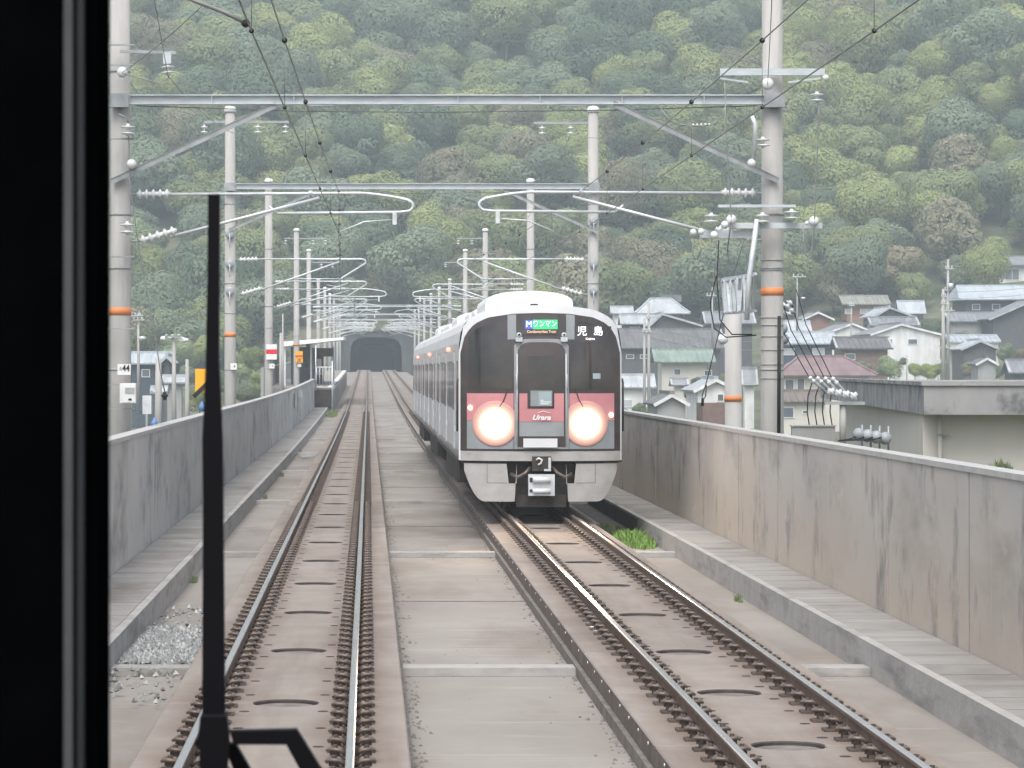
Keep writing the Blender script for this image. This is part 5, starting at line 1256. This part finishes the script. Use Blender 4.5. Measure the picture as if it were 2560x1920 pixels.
rfm = MB(); zl, zr_ = P(0,856,215).z-.0, P(0,845,215).z
rfm.add([(-5.75,215,zl-.28),(-1.65,215,zr_-.12),(-1.65,240,zr_-.12+.2),(-5.75,240,zl-.28+.2),(-5.75,215,zl+.06),(-1.65,215,zr_+.06),(-1.65,240,zr_+.26),(-5.75,240,zl+.26)], [(0,3,2,1),(4,5,6,7),(0,1,5,4),(1,2,6,5),(2,3,7,6),(3,0,4,7)])
rfm.build('roof', M['white'], sh)
for X, yy in ((-5.6,215.4),(-5.6,239),(-2.6,239),(-3.9,219)): MB().box(X-.07, X+.07, yy-.07, yy+.07, z-.1, zl-.1).build('post', M['galv'], sh)
MB().box(-5.4, -3.95, 224, 238, z-.1, zl-.25).build('back_room', WM['dark'], sh); MB().box(-3.75, -3.15, 226, 226.5, z+.0, zl-.3).build('notice_frame', WM['brown'], sh); MB().box(-3.62, -3.30, 225.97, 225.995, z+.8, z+1.9).build('notice', M['white'], sh)
MB().box(-3.75,-2.5, 226.6, 226.8, zl-.9, zl-.3).build('header_board', WM['brown'], sh)
wb = sheet_run(-6.7, -6.5, -.5, 2.4, [200, 245, 300, 335]); wb.build('back_fence', WM['grey'], label='grey fence wall along the back of the platform', cat='fence')
# ------------------------------------------------------------------ haze
hz = MB().box(-150, 245, -30, 860, -9, 160).build('haze', None, kind='stuff', base=(0,0,0))
hm = bpy.data.materials.new('air haze'); hm.use_nodes = True; t = hm.node_tree; t.nodes.clear(); out = t.nodes.new('ShaderNodeOutputMaterial')
pv = t.nodes.new('ShaderNodeVolumePrincipled'); pv.inputs['Color'].default_value = (.80,.93,1,1); pv.inputs['Density'].default_value = HAZE; pv.inputs['Anisotropy'].default_value = .0
t.links.new(pv.outputs[0], out.inputs['Volume']); hz.data.materials.clear(); hz.data.materials.append(hm); hz['label'] = 'thin pale haze filling the valley air'
# ================================================================== CAB WINDOW AND WIPER (near things)
def flatbar(pts, th, y, name, m, parent):       # outline traced in the photograph's x-z at distance y, real thickness
    poly = [(P(x, z, y).x, P(x, z, y).z) for x, z in pts]
    return MB().prism(poly, y-th/2, y+th/2).build(name, m, parent)
M['cab'] = mat('cab interior black', (.0012,.0013,.0016), (.0018,.002,.0024), noise=30, rough=.95, spec=0)
M['trim'] = mat('dark window trim', (.06,.062,.066), (.045,.047,.05), noise=40, rough=.5, spec=.3)
M['trimd'] = mat('black window trim', (.022,.024,.026), (.03,.032,.034), noise=40, rough=.5, spec=.3)
wf = empty('window_frame', (P(120,960,1.0).x, 1.0, 2.2), 'black pillar of the cab window filling the left edge, with a grey trim strip', 'window frame')
MB().box(-.62, P(242,0,1).x, 1.0, 1.05, 2.2, 3.2).build('pillar', M['cab'], wf)
MB().box(P(163,0,.99).x, P(184,0,.99).x, .985, .999, 2.2, 3.2).build('trim_strip', M['trim'], wf)
MB().box(P(192,0,.99).x, P(206,0,.99).x, .990, .999, 2.2, 3.2).build('trim_strip', M['trimd'], wf)
wp = empty('windscreen_wiper', (P(535,1900,1.6).x, 1.6, P(0,1900,1.6).z), 'black windscreen wiper standing upright just outside the cab window', 'wiper')
flatbar([(521,487),(550,487),(549,700),(548,900),(553,1000),(557,1100),(559,1300),(561,1560),(563,1790),(506,1790),(507,1500),(508,1250),(506,1100),(511,1000),(515,900),(519,700)], .008, 1.6, 'blade', M['black'], wp)
flatbar([(502,1788),(567,1788),(573,1830),(573,1860),(566,1960),(566,1990),(502,1990),(500,1870),(487,1856),(497,1840)], .014, 1.59, 'holder', M['black'], wp)
flatbar([(575,1826),(722,1823),(742,1822),(760,1850),(806,1925),(836,1990),(776,1990),(752,1925),(716,1859),(585,1859)], .010, 1.585, 'arm', M['black'], wp)
flatbar([(560,1855),(590,1858),(628,1925),(655,1990),(600,1990),(585,1925)], .010, 1.60, 'brace', M['black'], wp)
